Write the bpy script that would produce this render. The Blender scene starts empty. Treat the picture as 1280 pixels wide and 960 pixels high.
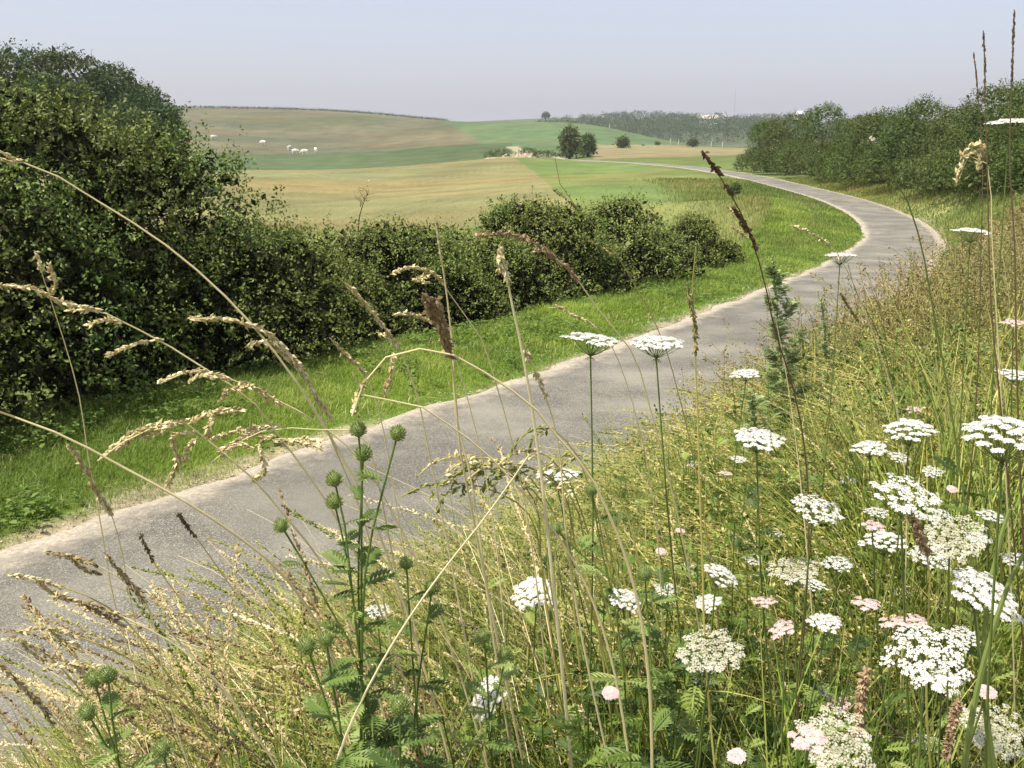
import bpy, math
import numpy as np
R = math.radians
C = bpy.context.scene.collection
sc = bpy.context.scene
rng = np.random.default_rng(7)

# ------------------------------------------------------------------ camera
F_PX, PITCH = 1229.0, math.atan(310/1229.0)
CP, SP = math.cos(PITCH), math.sin(PITCH)
cam = bpy.data.cameras.new('camera'); cam.sensor_width = 36; cam.lens = 36*F_PX/1280
cam.clip_start = .05; cam.clip_end = 12000
cam_o = bpy.data.objects.new('camera', cam); C.objects.link(cam_o)
cam_o.rotation_euler = (math.pi/2-PITCH, 0, 0); sc.camera = cam_o

# ------------------------------------------------------------------ sky, sun, exposure
SUN_EL, SUN_AZ = R(62), R(-120)        # azimuth from +Y (the way the camera looks) towards +X
w = bpy.data.worlds.new("World"); sc.world = w; w.use_nodes = True
nt = w.node_tree; bg = nt.nodes['Background']
sky = nt.nodes.new('ShaderNodeTexSky'); sky.sky_type = 'NISHITA'; sky.sun_disc = False
sky.sun_elevation = SUN_EL; sky.sun_rotation = SUN_AZ
sky.air_density = 1.0; sky.dust_density = 3.0; sky.ozone_density = 5; sky.altitude = 50
veil = nt.nodes.new('ShaderNodeVectorMath'); veil.operation = 'ADD'; veil.inputs[1].default_value = (4.55, 4.3, 4.75)   # even white summer haze in the sky
nt.links.new(sky.outputs[0], veil.inputs[0]); nt.links.new(veil.outputs[0], bg.inputs[0]); bg.inputs[1].default_value = 0.07
sl = bpy.data.lights.new('sun', 'SUN'); sl.energy = 4.95; sl.angle = R(.55); sl.color = (1, .93, .8)
so = bpy.data.objects.new('sun', sl); C.objects.link(so)
from mathutils import Vector
sd = Vector((math.sin(SUN_AZ)*math.cos(SUN_EL), math.cos(SUN_AZ)*math.cos(SUN_EL), math.sin(SUN_EL)))
so.rotation_euler = sd.to_track_quat('Z', 'Y').to_euler()
sc.view_settings.view_transform = 'Standard'; sc.view_settings.look = 'None'
sc.view_settings.exposure = 0.48; sc.view_settings.gamma = 1; sc.view_settings.use_curve_mapping = False
sc.cycles.max_bounces = 5; sc.cycles.diffuse_bounces = 3; sc.cycles.transmission_bounces = 3
sc.cycles.volume_bounces = 0; sc.cycles.transparent_max_bounces = 6
sc.cycles.use_denoising = True

# ------------------------------------------------------------------ helpers
def P(px, py, Y):
    """a point of the place that lies Y metres ahead, read off the photograph"""
    px = np.asarray(px, float); py = np.asarray(py, float); Y = np.asarray(Y, float)
    u = (px-640)/F_PX; v = (480-py)/F_PX; dy = CP+v*SP; dz = -SP+v*CP
    return np.stack([u/dy*Y, Y+0*u, dz/dy*Y], -1)
def proj(x, y, z):
    d = y*CP - z*SP; d = np.where(d < 1e-3, 1e-3, d)
    return 640+F_PX*x/d, 480-F_PX*(y*SP+z*CP)/d
def unit(a): return a/np.maximum(np.linalg.norm(a, axis=-1, keepdims=True), 1e-9)
def sstep(x, a, b):
    t = np.clip((x-a)/(b-a), 0, 1); return t*t*(3-2*t)

class MB:
    def __init__(s): s.V = []; s.F = {3: [], 4: []}; s.Rn = []; s.Mi = {3: [], 4: []}; s.n = 0
    def add(s, v, f, r=0.5, m=0):
        v = np.asarray(v, float).reshape(-1, 3); f = np.asarray(f, int)
        if len(v) == 0 or len(f) == 0: return s
        s.V.append(v); s.Rn.append(np.broadcast_to(np.asarray(r, float), (len(v),)))
        k = f.shape[1]; s.F[k].append(f+s.n); s.Mi[k].append(np.full(len(f), m)); s.n += len(v); return s
    def mesh(s, name, mats, smooth=False):
        v = np.concatenate(s.V); r = np.concatenate(s.Rn)
        li, tot, mi = [], [], []
        for k in (3, 4):
            if s.F[k]:
                f = np.concatenate(s.F[k]); li.append(f.ravel()); tot.append(np.full(len(f), k)); mi.append(np.concatenate(s.Mi[k]))
        li = np.concatenate(li); tot = np.concatenate(tot); mi = np.concatenate(mi)
        me = bpy.data.meshes.new(name); me.vertices.add(len(v)); me.vertices.foreach_set('co', v.astype('f4').ravel())
        me.loops.add(len(li)); me.loops.foreach_set('vertex_index', li.astype('i4'))
        me.polygons.add(len(tot)); me.polygons.foreach_set('loop_start', (np.cumsum(tot)-tot).astype('i4'))
        me.polygons.foreach_set('loop_total', tot.astype('i4'))
        if not isinstance(mats, (list, tuple)): mats = [mats]
        for m in mats: me.materials.append(m)
        me.polygons.foreach_set('material_index', mi.astype('i4'))
        me.polygons.foreach_set('use_smooth', np.full(len(tot), bool(smooth)))
        me.update(calc_edges=True); me.validate()
        at = me.attributes.new('rnd', 'FLOAT', 'POINT'); at.data.foreach_set('value', r.astype('f4'))
        return me
    def build(s, name, mats, parent=None, smooth=False):
        return link(name, s.mesh(name, mats, smooth), parent)
def link(name, me, parent=None):
    o = bpy.data.objects.new(name, me); C.objects.link(o)
    if parent is not None: o.parent = parent
    return o
def empty(name, loc=(0, 0, 0)):
    o = bpy.data.objects.new(name, None); C.objects.link(o); o.location = tuple(float(q) for q in loc); o.empty_display_size = .2; return o
def tag(o, label=None, cat=None, group=None, kind=None):
    if label: o['label'] = label
    if cat: o['category'] = cat
    if group: o['group'] = group
    if kind: o['kind'] = kind
    return o

def rotmats(zaxis, spin):
    """frames whose local z is zaxis, spun by spin"""
    z = unit(zaxis); ref = np.where(np.abs(z[:, 2:3]) > .95, np.array([[1., 0, 0]]), np.array([[0, 0, 1.]]))
    x = unit(np.cross(ref, z)); y = np.cross(z, x); c, s_ = np.cos(spin)[:, None], np.sin(spin)[:, None]
    return np.stack([x*c+y*s_, y*c-x*s_, z], -1)      # columns
def scatter(mb, tv, tf, pos, M, scale, r=None, m=0, jit=0):
    n = len(pos)
    if n == 0: return
    scale = np.broadcast_to(np.asarray(scale, float), (n,))
    v = np.einsum('nij,kj->nki', M, tv)*scale[:, None, None]+pos[:, None, :]
    r = rng.random(n) if r is None else r
    k = len(tv); f = (tf[None]+(np.arange(n)*k)[:, None, None]).reshape(-1, tf.shape[1])
    mb.add(v.reshape(-1, 3), f, np.repeat(r, k), m)
def tubes(mb, path, rad, sides=3, r=.5, m=0, cap=True):
    """path (N,K,3) rad (N,K) -> round stems"""
    path = np.asarray(path, float)
    if path.ndim == 2: path = path[None]
    N, K, _ = path.shape; rad = np.broadcast_to(np.asarray(rad, float), (N, K))
    t = unit(np.gradient(path, axis=1))
    ref = np.where(np.abs(t[:, :, 2:3]) > .9, np.array([0., 1, 0]), np.array([0, 0, 1.]))
    a = unit(np.cross(t, ref)); b = np.cross(t, a)
    for k in range(1, K):                                # keep the frame from flipping
        fl = (np.sum(a[:, k]*a[:, k-1], -1) < 0)[:, None]
        a[:, k] = np.where(fl, -a[:, k], a[:, k]); b[:, k] = np.where(fl, -b[:, k], b[:, k])
    ang = np.arange(sides)*2*math.pi/sides
    v = path[:, :, None]+rad[:, :, None, None]*(np.cos(ang)[:, None]*a[:, :, None]+np.sin(ang)[:, None]*b[:, :, None])
    k_, s_ = np.meshgrid(np.arange(K-1), np.arange(sides), indexing='ij'); s2 = (s_+1) % sides
    q = np.stack([k_*sides+s_, k_*sides+s2, (k_+1)*sides+s2, (k_+1)*sides+s_], -1).reshape(-1, 4)
    f = (q[None]+(np.arange(N)*K*sides)[:, None, None]).reshape(-1, 4)
    rr = np.broadcast_to(np.asarray(r, float), (N,)); mb.add(v.reshape(-1, 3), f, np.repeat(rr, K*sides), m)
def blades(mb, base, h, az, bend, wid, r=None, segs=3, m=0, twist=None):
    """grass blades: flat tapering strips that arch over"""
    N = len(base); t = np.linspace(0, 1, segs+1)[None, :, None]
    lat = np.stack([np.cos(az), np.sin(az), 0*az], -1)[:, None]
    h_ = np.broadcast_to(h, (N,))[:, None, None]; bd = np.broadcast_to(bend, (N,))[:, None, None]
    p = base[:, None]+np.array([0, 0, 1.])*h_*(t-.55*bd*t*t)+lat*h_*bd*t**1.8
    pa = az+math.pi/2 if twist is None else az+math.pi/2+twist
    side = np.stack([np.cos(pa), np.sin(pa), .15+0*az], -1)[:, None]
    wd = np.broadcast_to(wid, (N,))[:, None, None]*np.array([.8, 1, .7, .12] if segs == 3 else np.interp(np.linspace(0, 1, segs+1), [0, .4, .8, 1], [.8, 1, .6, .1]))[None, :, None]
    v = np.stack([p-side*wd/2, p+side*wd/2], 2)
    k = np.arange(segs); q = np.stack([2*k, 2*k+1, 2*k+3, 2*k+2], -1)
    f = (q[None]+(np.arange(N)*2*(segs+1))[:, None, None]).reshape(-1, 4)
    r = rng.random(N) if r is None else r
    mb.add(v.reshape(-1, 3), f, np.repeat(r, 2*(segs+1)), m)
def catmull(pts, n):
    pts = np.asarray(pts, float); t = np.r_[0, np.cumsum(np.linalg.norm(np.diff(pts, axis=0), axis=1))]
    m = np.gradient(pts, t, axis=0); u = np.linspace(0, t[-1], n); i = np.clip(np.searchsorted(t, u, side='right')-1, 0, len(t)-2)
    h = (t[i+1]-t[i])[:, None]; s = ((u-t[i])[:, None])/h
    return (2*s**3-3*s**2+1)*pts[i]+(s**3-2*s**2+s)*h*m[i]+(-2*s**3+3*s**2)*pts[i+1]+(s**3-s**2)*h*m[i+1]

LEAF_V = np.array([[0, 0, 0], [.3, .5, .07], [0, 1, 0], [-.3, .5, .07]]); LEAF_F = np.array([[0, 1, 2, 3]])
FOLD_V = np.array([[0, 0, 0], [0, 1, -.08], [.3, .35, .1], [.24, .7, .08], [-.3, .35, .1], [-.24, .7, .08]])
FOLD_F = np.array([[0, 2, 3, 1], [0, 1, 5, 4]])
SPK_V = np.array([[0, 0, 0], [.16, 0, .45], [-.08, .14, .45], [-.08, -.14, .45], [0, 0, 1.]])
SPK_F = np.array([[0, 2, 1], [0, 3, 2], [0, 1, 3], [1, 2, 4], [2, 3, 4], [3, 1, 4]])

# ------------------------------------------------------------------ materials
def ramp(nt, stops):
    n = nt.nodes.new('ShaderNodeValToRGB'); cr = n.color_ramp
    while len(cr.elements) > 1: cr.elements.remove(cr.elements[0])
    cr.elements[0].position = stops[0][0]; cr.elements[0].color = (*stops[0][1], 1)
    for p, c in stops[1:]:
        e = cr.elements.new(p); e.color = (*c, 1)
    return n
def plant_mat(name, cols, trans=.3, rough=.55, spec=.3, nscale=0, ncol=None):
    """colour runs through cols by each leaf's own random number"""
    m = bpy.data.materials.new(name); m.use_nodes = True; nt = m.node_tree; b = nt.nodes['Principled BSDF']
    a = nt.nodes.new('ShaderNodeAttribute'); a.attribute_name = 'rnd'
    rp = ramp(nt, [(i/(len(cols)-1), c) for i, c in enumerate(cols)]) if len(cols) > 1 else ramp(nt, [(0, cols[0])])
    nt.links.new(a.outputs['Fac'], rp.inputs[0]); col = rp.outputs[0]
    if nscale:
        no = nt.nodes.new('ShaderNodeTexNoise'); no.inputs['Scale'].default_value = nscale; no.inputs['Detail'].default_value = 3
        g = nt.nodes.new('ShaderNodeNewGeometry'); nt.links.new(g.outputs['Position'], no.inputs['Vector'])
        r2 = ramp(nt, [(.4, (0, 0, 0)), (.62, (1, 1, 1))]); nt.links.new(no.outputs[0], r2.inputs[0])
        mx = nt.nodes.new('ShaderNodeMix'); mx.data_type = 'RGBA'; mx.blend_type = 'MIX'
        mu = nt.nodes.new('ShaderNodeMath'); mu.operation = 'MULTIPLY'; mu.inputs[1].default_value = .6
        nt.links.new(r2.outputs[0], mu.inputs[0]); nt.links.new(mu.outputs[0], mx.inputs[0])
        nt.links.new(col, mx.inputs[6]); mx.inputs[7].default_value = (*ncol, 1); col = mx.outputs[2]
    nt.links.new(col, b.inputs['Base Color']); b.inputs['Roughness'].default_value = rough
    b.inputs['Specular IOR Level'].default_value = spec
    if trans:
        tr = nt.nodes.new('ShaderNodeBsdfTranslucent'); nt.links.new(col, tr.inputs[0])
        ms = nt.nodes.new('ShaderNodeMixShader'); ms.inputs[0].default_value = trans
        nt.links.new(b.outputs[0], ms.inputs[1]); nt.links.new(tr.outputs[0], ms.inputs[2])
        nt.links.new(ms.outputs[0], nt.nodes['Material Output'].inputs[0])
    return m
M = {}
M['hedge'] = plant_mat('hedge_leaf', [(.035, .07, .012), (.085, .14, .022), (.15, .22, .04), (.24, .31, .075)], .17, .5, .3, .5, (.15, .15, .03))
M['hedge_lit'] = plant_mat('sunlit_tone_hedge_leaf', [(.05, .085, .014), (.12, .18, .03), (.2, .27, .055), (.31, .36, .1)], .25, .5, .3, .6, (.2, .2, .05))  # lighter yellow-green copy of the hedge leaf, sunlit brightness put into its colour
M['hedge_far'] = plant_mat('far_hedge_leaf', [(.035, .07, .018), (.08, .13, .028), (.15, .2, .048)], .25, .6, .2, .12, (.12, .125, .04))
M['wood'] = plant_mat('wood_leaf', [(.03, .06, .018), (.055, .1, .028), (.09, .14, .04)], .2, .6, .2, .1, (.09, .1, .03))
M['inside'] = plant_mat('shade_darkened_twigs', [(.018, .022, .008), (.035, .034, .014)], 0, .9, .1)  # dead brown twigs inside the hedge, darkened to paint in the gaps' shade
M['bark'] = plant_mat('bark', [(.06, .045, .03), (.1, .08, .055)], 0, .9, .1)
M['bark_dark'] = plant_mat('dead_twig', [(.05, .035, .022), (.08, .05, .03)], 0, .9, .1)
M['verge'] = plant_mat('verge_grass', [(.12, .17, .02), (.21, .3, .035), (.3, .4, .06), (.42, .48, .12)], .35, .5, .3, .45, (.1, .17, .03))
M['weed'] = plant_mat('verge_weed', [(.07, .13, .025), (.13, .21, .04), (.21, .29, .08)], .3, .7, .12)
M['lushweed'] = plant_mat('dark_weed_leaf', [(.03, .06, .012), (.07, .12, .02), (.13, .2, .035), (.25, .32, .08)], .22, .55, .25)
M['bank_green'] = plant_mat('bank_grass', [(.03, .06, .008), (.09, .15, .016), (.24, .31, .045), (.54, .52, .14)], .28, .5, .3, 1.6, (.2, .17, .06))
M['straw'] = plant_mat('straw', [(.4, .31, .13), (.6, .5, .24), (.74, .65, .36), (.84, .77, .5)], .25, .5, .3)
M['gold'] = plant_mat('golden_grass', [(.13, .18, .025), (.36, .37, .07), (.6, .53, .16), (.78, .69, .33)], .3, .5, .3, 1.3, (.17, .23, .05))
M['rust'] = plant_mat('rusty_grass', [(.11, .15, .035), (.28, .22, .08), (.44, .33, .15), (.6, .5, .27)], .3, .6, .2, .7, (.17, .22, .06))
M['darkseed'] = plant_mat('dark_seed', [(.09, .06, .03), (.16, .11, .06)], .1, .7, .2)
M['bankfar'] = plant_mat('rough_grass', [(.1, .17, .03), (.19, .25, .055), (.31, .3, .09), (.4, .33, .13)], .3, .6, .2, .15, (.09, .15, .03))
M['herb'] = plant_mat('herb_leaf', [(.035, .07, .012), (.09, .15, .022), (.18, .26, .045), (.34, .41, .1)], .35, .5, .35)
M['thistle'] = plant_mat('thistle_green', [(.07, .12, .025), (.14, .21, .045), (.27, .34, .1)], .2, .55, .3)
M['bud'] = plant_mat('thistle_bud', [(.1, .14, .03), (.2, .27, .07), (.42, .46, .18)], .1, .5, .4)
M['mugwort'] = plant_mat('grey_green_leaf', [(.16, .23, .07), (.3, .38, .15), (.46, .52, .28)], .25, .6, .2)
M['stem'] = plant_mat('green_stem', [(.1, .14, .03), (.2, .25, .07)], .1, .5, .3)
M['white'] = plant_mat('white_petal', [(.6, .6, .5), (.76, .75, .7), (.85, .84, .8)], .3, .6, .2)
M['cream'] = plant_mat('cream_petal', [(.42, .4, .27), (.6, .57, .43), (.76, .74, .64)], .3, .6, .2)
M['pink'] = plant_mat('pink_petal', [(.6, .36, .36), (.74, .54, .52), (.82, .7, .67)], .3, .6, .2)
M['brown'] = plant_mat('brown_spike', [(.2, .13, .07), (.33, .23, .13), (.45, .34, .2)], .1, .8, .1)
M['cow'] = plant_mat('white_hide', [(.75, .7, .6)], 0, .8, .1)
M['wall'] = plant_mat('white_wall', [(.8, .8, .78)], 0, .8, .2)
M['roof'] = plant_mat('slate_roof', [(.2, .2, .22)], 0, .8, .2)
M['roofpink'] = plant_mat('pale_roof', [(.55, .48, .42)], 0, .8, .2)
M['glass'] = plant_mat('window_glass', [(.04, .05, .06)], 0, .1, .5)
M['wood_post'] = plant_mat('weathered_wood', [(.5, .48, .42)], 0, .8, .1)
M['metal'] = plant_mat('grey_metal', [(.5, .5, .52)], 0, .4, .5)
M['stone'] = plant_mat('chalk_stone', [(.24, .2, .14), (.36, .31, .22), (.5, .44, .33)], 0, .9, .1)
M['litter'] = plant_mat('dead_litter', [(.17, .12, .055), (.4, .31, .15), (.62, .52, .29)], .1, .8, .1)

def ground_mat(name, scale=.15):
    m = bpy.data.materials.new(name); m.use_nodes = True; nt = m.node_tree; b = nt.nodes['Principled BSDF']
    a = nt.nodes.new('ShaderNodeAttribute'); a.attribute_name = 'crop'
    g = nt.nodes.new('ShaderNodeNewGeometry')
    col = a.outputs['Color']
    for sc_, lo, hi, det in ((scale, .8, 1.2, 6), (scale*.12, .86, 1.14, 3), (6., .7, 1.3, 5)):
        n = nt.nodes.new('ShaderNodeTexNoise'); n.inputs['Scale'].default_value = sc_; n.inputs['Detail'].default_value = det
        nt.links.new(g.outputs['Position'], n.inputs['Vector'])
        mr = nt.nodes.new('ShaderNodeMapRange'); mr.inputs['From Min'].default_value = .3; mr.inputs['From Max'].default_value = .7
        mr.inputs['To Min'].default_value = lo; mr.inputs['To Max'].default_value = hi; nt.links.new(n.outputs[0], mr.inputs[0])
        mx = nt.nodes.new('ShaderNodeVectorMath'); mx.operation = 'SCALE'; nt.links.new(col, mx.inputs[0]); nt.links.new(mr.outputs[0], mx.inputs['Scale']); col = mx.outputs[0]
    # drier and greener drifts through the crop
    n = nt.nodes.new('ShaderNodeTexNoise'); n.inputs['Scale'].default_value = .03; n.inputs['Detail'].default_value = 7; n.inputs['Roughness'].default_value = .65
    mp = nt.nodes.new('ShaderNodeMapping'); mp.inputs['Scale'].default_value = (.5, 1.6, 1); nt.links.new(g.outputs['Position'], mp.inputs[0]); nt.links.new(mp.outputs[0], n.inputs['Vector'])
    rp = ramp(nt, [(.35, (1.1, 1.0, .85)), (.65, (.86, 1.02, .95))]); nt.links.new(n.outputs[0], rp.inputs[0])
    mx = nt.nodes.new('ShaderNodeVectorMath'); mx.operation = 'MULTIPLY'; nt.links.new(col, mx.inputs[0]); nt.links.new(rp.outputs[0], mx.inputs[1]); col = mx.outputs[0]
    nt.links.new(col, b.inputs['Base Color']); b.inputs['Roughness'].default_value = .95; b.inputs['Specular IOR Level'].default_value = .1
    bn = nt.nodes.new('ShaderNodeTexNoise'); bn.inputs['Scale'].default_value = 3; bn.inputs['Detail'].default_value = 6; nt.links.new(g.outputs['Position'], bn.inputs['Vector'])
    bp = nt.nodes.new('ShaderNodeBump'); bp.inputs['Distance'].default_value = .15; bp.inputs['Strength'].default_value = .6
    nt.links.new(bn.outputs[0], bp.inputs['Height']); nt.links.new(bp.outputs[0], b.inputs['Normal'])
    return m
M['ground'] = ground_mat('field_cover')

def road_mat():
    m = bpy.data.materials.new('worn_asphalt'); m.use_nodes = True; nt = m.node_tree; b = nt.nodes['Principled BSDF']
    g = nt.nodes.new('ShaderNodeNewGeometry'); L = nt.links.new
    e = nt.nodes.new('ShaderNodeAttribute'); e.attribute_name = 'rnd'       # 0 middle .. 1 edge
    def noise(s, d=4, rough=.6):
        n = nt.nodes.new('ShaderNodeTexNoise'); n.inputs['Scale'].default_value = s; n.inputs['Detail'].default_value = d
        n.inputs['Roughness'].default_value = rough; L(g.outputs['Position'], n.inputs['Vector']); return n.outputs[0]
    def mixc(fac, a, c2):
        mx = nt.nodes.new('ShaderNodeMix'); mx.data_type = 'RGBA'; L(fac, mx.inputs[0])
        if isinstance(a, tuple): mx.inputs[6].default_value = (*a, 1)
        else: L(a, mx.inputs[6])
        if isinstance(c2, tuple): mx.inputs[7].default_value = (*c2, 1)
        else: L(c2, mx.inputs[7])
        return mx.outputs[2]
    # stone chippings in the tar
    vo = nt.nodes.new('ShaderNodeTexVoronoi'); vo.inputs['Scale'].default_value = 130; L(g.outputs['Position'], vo.inputs['Vector'])
    chips = ramp(nt, [(0, (.055, .053, .043)), (.4, (.115, .11, .09)), (.8, (.185, .176, .145)), (1, (.4, .37, .3))])
    sep = nt.nodes.new('ShaderNodeSeparateColor'); L(vo.outputs['Color'], sep.inputs[0]); L(sep.outputs[0], chips.inputs[0])
    col = chips.outputs[0]
    # chalky worn patches
    r1 = ramp(nt, [(.42, (0, 0, 0)), (.66, (.65, .65, .65))]); L(noise(.7, 6), r1.inputs[0])
    col = mixc(r1.outputs[0], col, (.29, .272, .215))
    r2 = ramp(nt, [(.5, (0, 0, 0)), (.75, (.5, .5, .5))]); L(noise(.33, 5), r2.inputs[0])
    col = mixc(r2.outputs[0], col, (.07, .069, .06))
    # darker wheel tracks
    r4 = ramp(nt, [(.3, (0, 0, 0)), (.48, (1, 1, 1)), (.62, (1, 1, 1)), (.8, (0, 0, 0))]); L(e.outputs['Fac'], r4.inputs[0])
    m4 = nt.nodes.new('ShaderNodeMath'); m4.operation = 'MULTIPLY'; L(r4.outputs[0], m4.inputs[0]); r5 = ramp(nt, [(.35, (.15, .15, .15)), (.65, (.6, .6, .6))]); L(noise(1.1, 5), r5.inputs[0]); L(r5.outputs[0], m4.inputs[1])
    col = mixc(m4.outputs[0], col, (.095, .09, .075))
    # loose pale grit towards the edges
    ad = nt.nodes.new('ShaderNodeMath'); ad.operation = 'MULTIPLY_ADD'; L(noise(2.6, 7, .7), ad.inputs[0]); ad.inputs[1].default_value = 1.35; L(e.outputs['Fac'], ad.inputs[2])
    r3 = ramp(nt, [(.62, (0, 0, 0)), (.9, (1, 1, 1))])
    sub = nt.nodes.new('ShaderNodeMath'); sub.operation = 'MULTIPLY'; sub.inputs[1].default_value = .59; L(ad.outputs[0], sub.inputs[0]); L(sub.outputs[0], r3.inputs[0])
    grit = ramp(nt, [(.3, (.22, .18, .13)), (.55, (.42, .37, .29)), (.75, (.6, .55, .46))]); L(noise(22, 6, .75), grit.inputs[0])
    col = mixc(r3.outputs[0], col, grit.outputs[0])
    L(col, b.inputs['Base Color']); b.inputs['Roughness'].default_value = .85; b.inputs['Specular IOR Level'].default_value = .3
    bp = nt.nodes.new('ShaderNodeBump'); bp.inputs['Distance'].default_value = .012; bp.inputs['Strength'].default_value = .8
    L(noise(45, 4), bp.inputs['Height']); L(bp.outputs[0], b.inputs['Normal'])
    return m
M['road'] = road_mat()

# ------------------------------------------------------------------ the lane's centre line
HW = 1.6
edge_px = [(0, 700, 7.3), (250, 612, 8.9), (500, 525, 11.2), (700, 460, 13.9), (900, 385, 18.7), (1000, 345, 23.5), (1060, 315, 30)]
def roadz(y): return np.interp(y, [-20, 5, 20, 32, 47, 60, 82, 105, 135, 165, 230, 330], [-2.9, -3.3, -3.72, -4.15, -4.6, -4.42, -4.2, -4.05, -4.1, -4.3, -5.2, -6.2])
pts = []
for px, py, _ in edge_px:
    Y = 10.
    for _k in range(30):
        q = P(px, py, 1.); Y = .5*Y+.5*float(roadz(Y))/q[2]
    pts.append(P(px, py, Y)[:2])
pts = np.array(pts)
tn = np.gradient(pts, axis=0); tn /= np.linalg.norm(tn, axis=1)[:, None]
cen = pts+HW*np.stack([tn[:, 1], -tn[:, 0]], 1)
back = np.array([cen[0]-(cen[1]-cen[0])/np.linalg.norm(cen[1]-cen[0])*d for d in (40, 25, 12)])
far = np.array([P(px, 200, Y)[:2] for px, Y in ((1137, 45), (1122, 53), (1092, 61), (1055, 70), (1000, 83), (932, 106), (865, 135), (802, 165), (712, 228), (640, 320))])
CL = catmull(np.r_[back, cen, far], 420)
CLs = np.r_[0, np.cumsum(np.linalg.norm(np.diff(CL, axis=0), axis=1))]
CT = unit(np.gradient(CL, axis=0))
def road_coords(x, y):
    """signed distance from the centre line (+ = towards the camera bank) and road height there"""
    x = np.asarray(x, float).ravel(); y = np.asarray(y, float).ravel()
    d = np.full(len(x), 1e3); z = np.full(len(x), -4.)
    for i in range(0, len(x), 20000):
        X, Y = x[i:i+20000], y[i:i+20000]
        dx = X[:, None]-CL[None, :, 0]; dy = Y[:, None]-CL[None, :, 1]; dd = dx*dx+dy*dy; j = dd.argmin(1); k = np.arange(len(j))
        along = dx[k, j]*CT[j, 0]+dy[k, j]*CT[j, 1]; s = dx[k, j]*CT[j, 1]-dy[k, j]*CT[j, 0]
        d[i:i+20000] = np.where(np.abs(along) < 3, s, np.sign(s)*np.sqrt(dd[k, j]))
        z[i:i+20000] = roadz(CL[j, 1]+along*CT[j, 1])
    return d, z

# ------------------------------------------------------------------ terrain
cps = []
def col_pts(px, lst):
    for a in lst:
        cps.append(tuple(P(px, a[0], a[1])))
for px in (-420, 0): col_pts(px, [(290, 60), (262, 90), (225, 150), (216, 200), (213, 265), (188, 335), (164, 420), (141, 520), (150, 800), (172, 3500)])
col_pts(220, [(262, 75), (232, 110), (213, 190), (216, 250), (209, 275), (189, 340), (165, 420), (143, 500), (150, 800), (172, 3500)])
col_pts(450, [(262, 75), (235, 115), (211, 190), (214, 240), (209, 275), (190, 340), (168, 420), (146, 500), (152, 800), (172, 3500)])
col_pts(560, [(262, 70), (232, 115), (203, 185), (206, 235), (196, 290), (172, 370), (152, 480), (158, 800), (172, 3500)])
col_pts(640, [(254, 70), (228, 110), (197, 180), (200, 230), (191, 290), (170, 370), (153, 460), (168, 600), (170, 900), (150, 1150), (165, 1500), (172, 3500)])
col_pts(740, [(256, 64), (228, 95), (207, 160), (198, 220), (189, 275), (172, 350), (156, 430), (176, 560), (190, 800), (148, 1150), (165, 1500), (172, 3500)])
col_pts(850, [(262, 56), (232, 85), (213, 140), (203, 185), (194, 225), (189, 280), (180, 360), (192, 480), (195, 750), (172, 950), (153, 1150), (165, 1500), (172, 3500)])
col_pts(950, [(199, 170), (190, 260), (184, 380), (190, 500), (190, 750), (172, 950), (153, 1150), (165, 1500), (172, 3500)])
col_pts(900, [(252, 66), (240, 80)])
col_pts(960, [(240, 72)])
col_pts(1100, [(207, 130), (195, 200), (185, 400), (185, 700), (165, 1100), (172, 3500)])
col_pts(1280, [(262, 31), (240, 55), (220, 90), (200, 180), (184, 400), (178, 900), (172, 3500)])
col_pts(1230, [(240, 66)])
col_pts(1700, [(290, 28), (215, 90), (195, 200), (184, 400), (172, 3500)])
cps += [(0, 0, -1.5), (2.5, 1, -1.42), (-1.5, -2, -1.5), (6, 0, -1.35), (4, 5, -1.42), (6, 9, -1.5), (9, 14, -1.6), (12, 19, -1.95), (16, 12, -1.5), (18, 26, -2.5), (15, -8, -1.3), (-6, -8, -1.5), (0, -15, -1.3), (-20, -25, -1.5), (25, -25, -1), (40, 5, -1.8),
        (-10, 10, -3.9), (-13, 16, -4.8), (-20, 25, -6), (-6, 17, -4.2), (-10, 28, -5.6), (-1, 25, -4.7), (-3, 40, -5.9), (3.5, 31, -4.8), (8, 40, -5.2), (6, 52, -5.8), (-30, 10, -5.5), (-30, -5, -4.5), (-25, 45, -7), (-60, 30, -8), (-80, -20, -7)]
for a in (120, 150, 180, 210, 240): 
    for r_, z_ in ((60, -3), (200, -4), (800, 0), (3500, -5)): cps.append((r_*math.sin(R(a)), r_*math.cos(R(a)), z_))
cps = np.array(cps)
def feat(x, y):
    r = np.sqrt(x*x+y*y+9.); L = np.log(r); th = np.arctan2(x, y)
    k = np.clip((L-1.1)/2.2, 0, 1)                       # angle means nothing right under the feet
    return np.stack([2.2*np.sin(th)*k, 2.2*np.cos(th)*k, 1.25*L], -1)
def kern(a, b):
    d2 = ((a[:, None]-b[None])**2).sum(-1); return np.sqrt(d2+1e-9)**3
Fc = feat(cps[:, 0], cps[:, 1]); n_ = len(cps)
A = np.zeros((n_+4, n_+4)); A[:n_, :n_] = kern(Fc, Fc)+np.eye(n_)*1e-4; A[:n_, n_:] = np.c_[np.ones(n_), Fc]; A[n_:, :n_] = A[:n_, n_:].T
A[n_:, n_:] -= np.eye(4)*1e-6
rs = np.sqrt(cps[:, 0]**2+cps[:, 1]**2+9)
Wt = np.linalg.solve(A, np.r_[cps[:, 2]/rs, np.zeros(4)])
def tps(x, y):
    x = np.asarray(x, float).ravel(); y = np.asarray(y, float).ravel(); o = np.empty(len(x))
    for i in range(0, len(x), 30000):
        f = feat(x[i:i+30000], y[i:i+30000]); o[i:i+30000] = kern(f, Fc)@Wt[:n_]+Wt[n_]+f@Wt[n_+1:]
    return o*np.sqrt(x*x+y*y+9)
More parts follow.
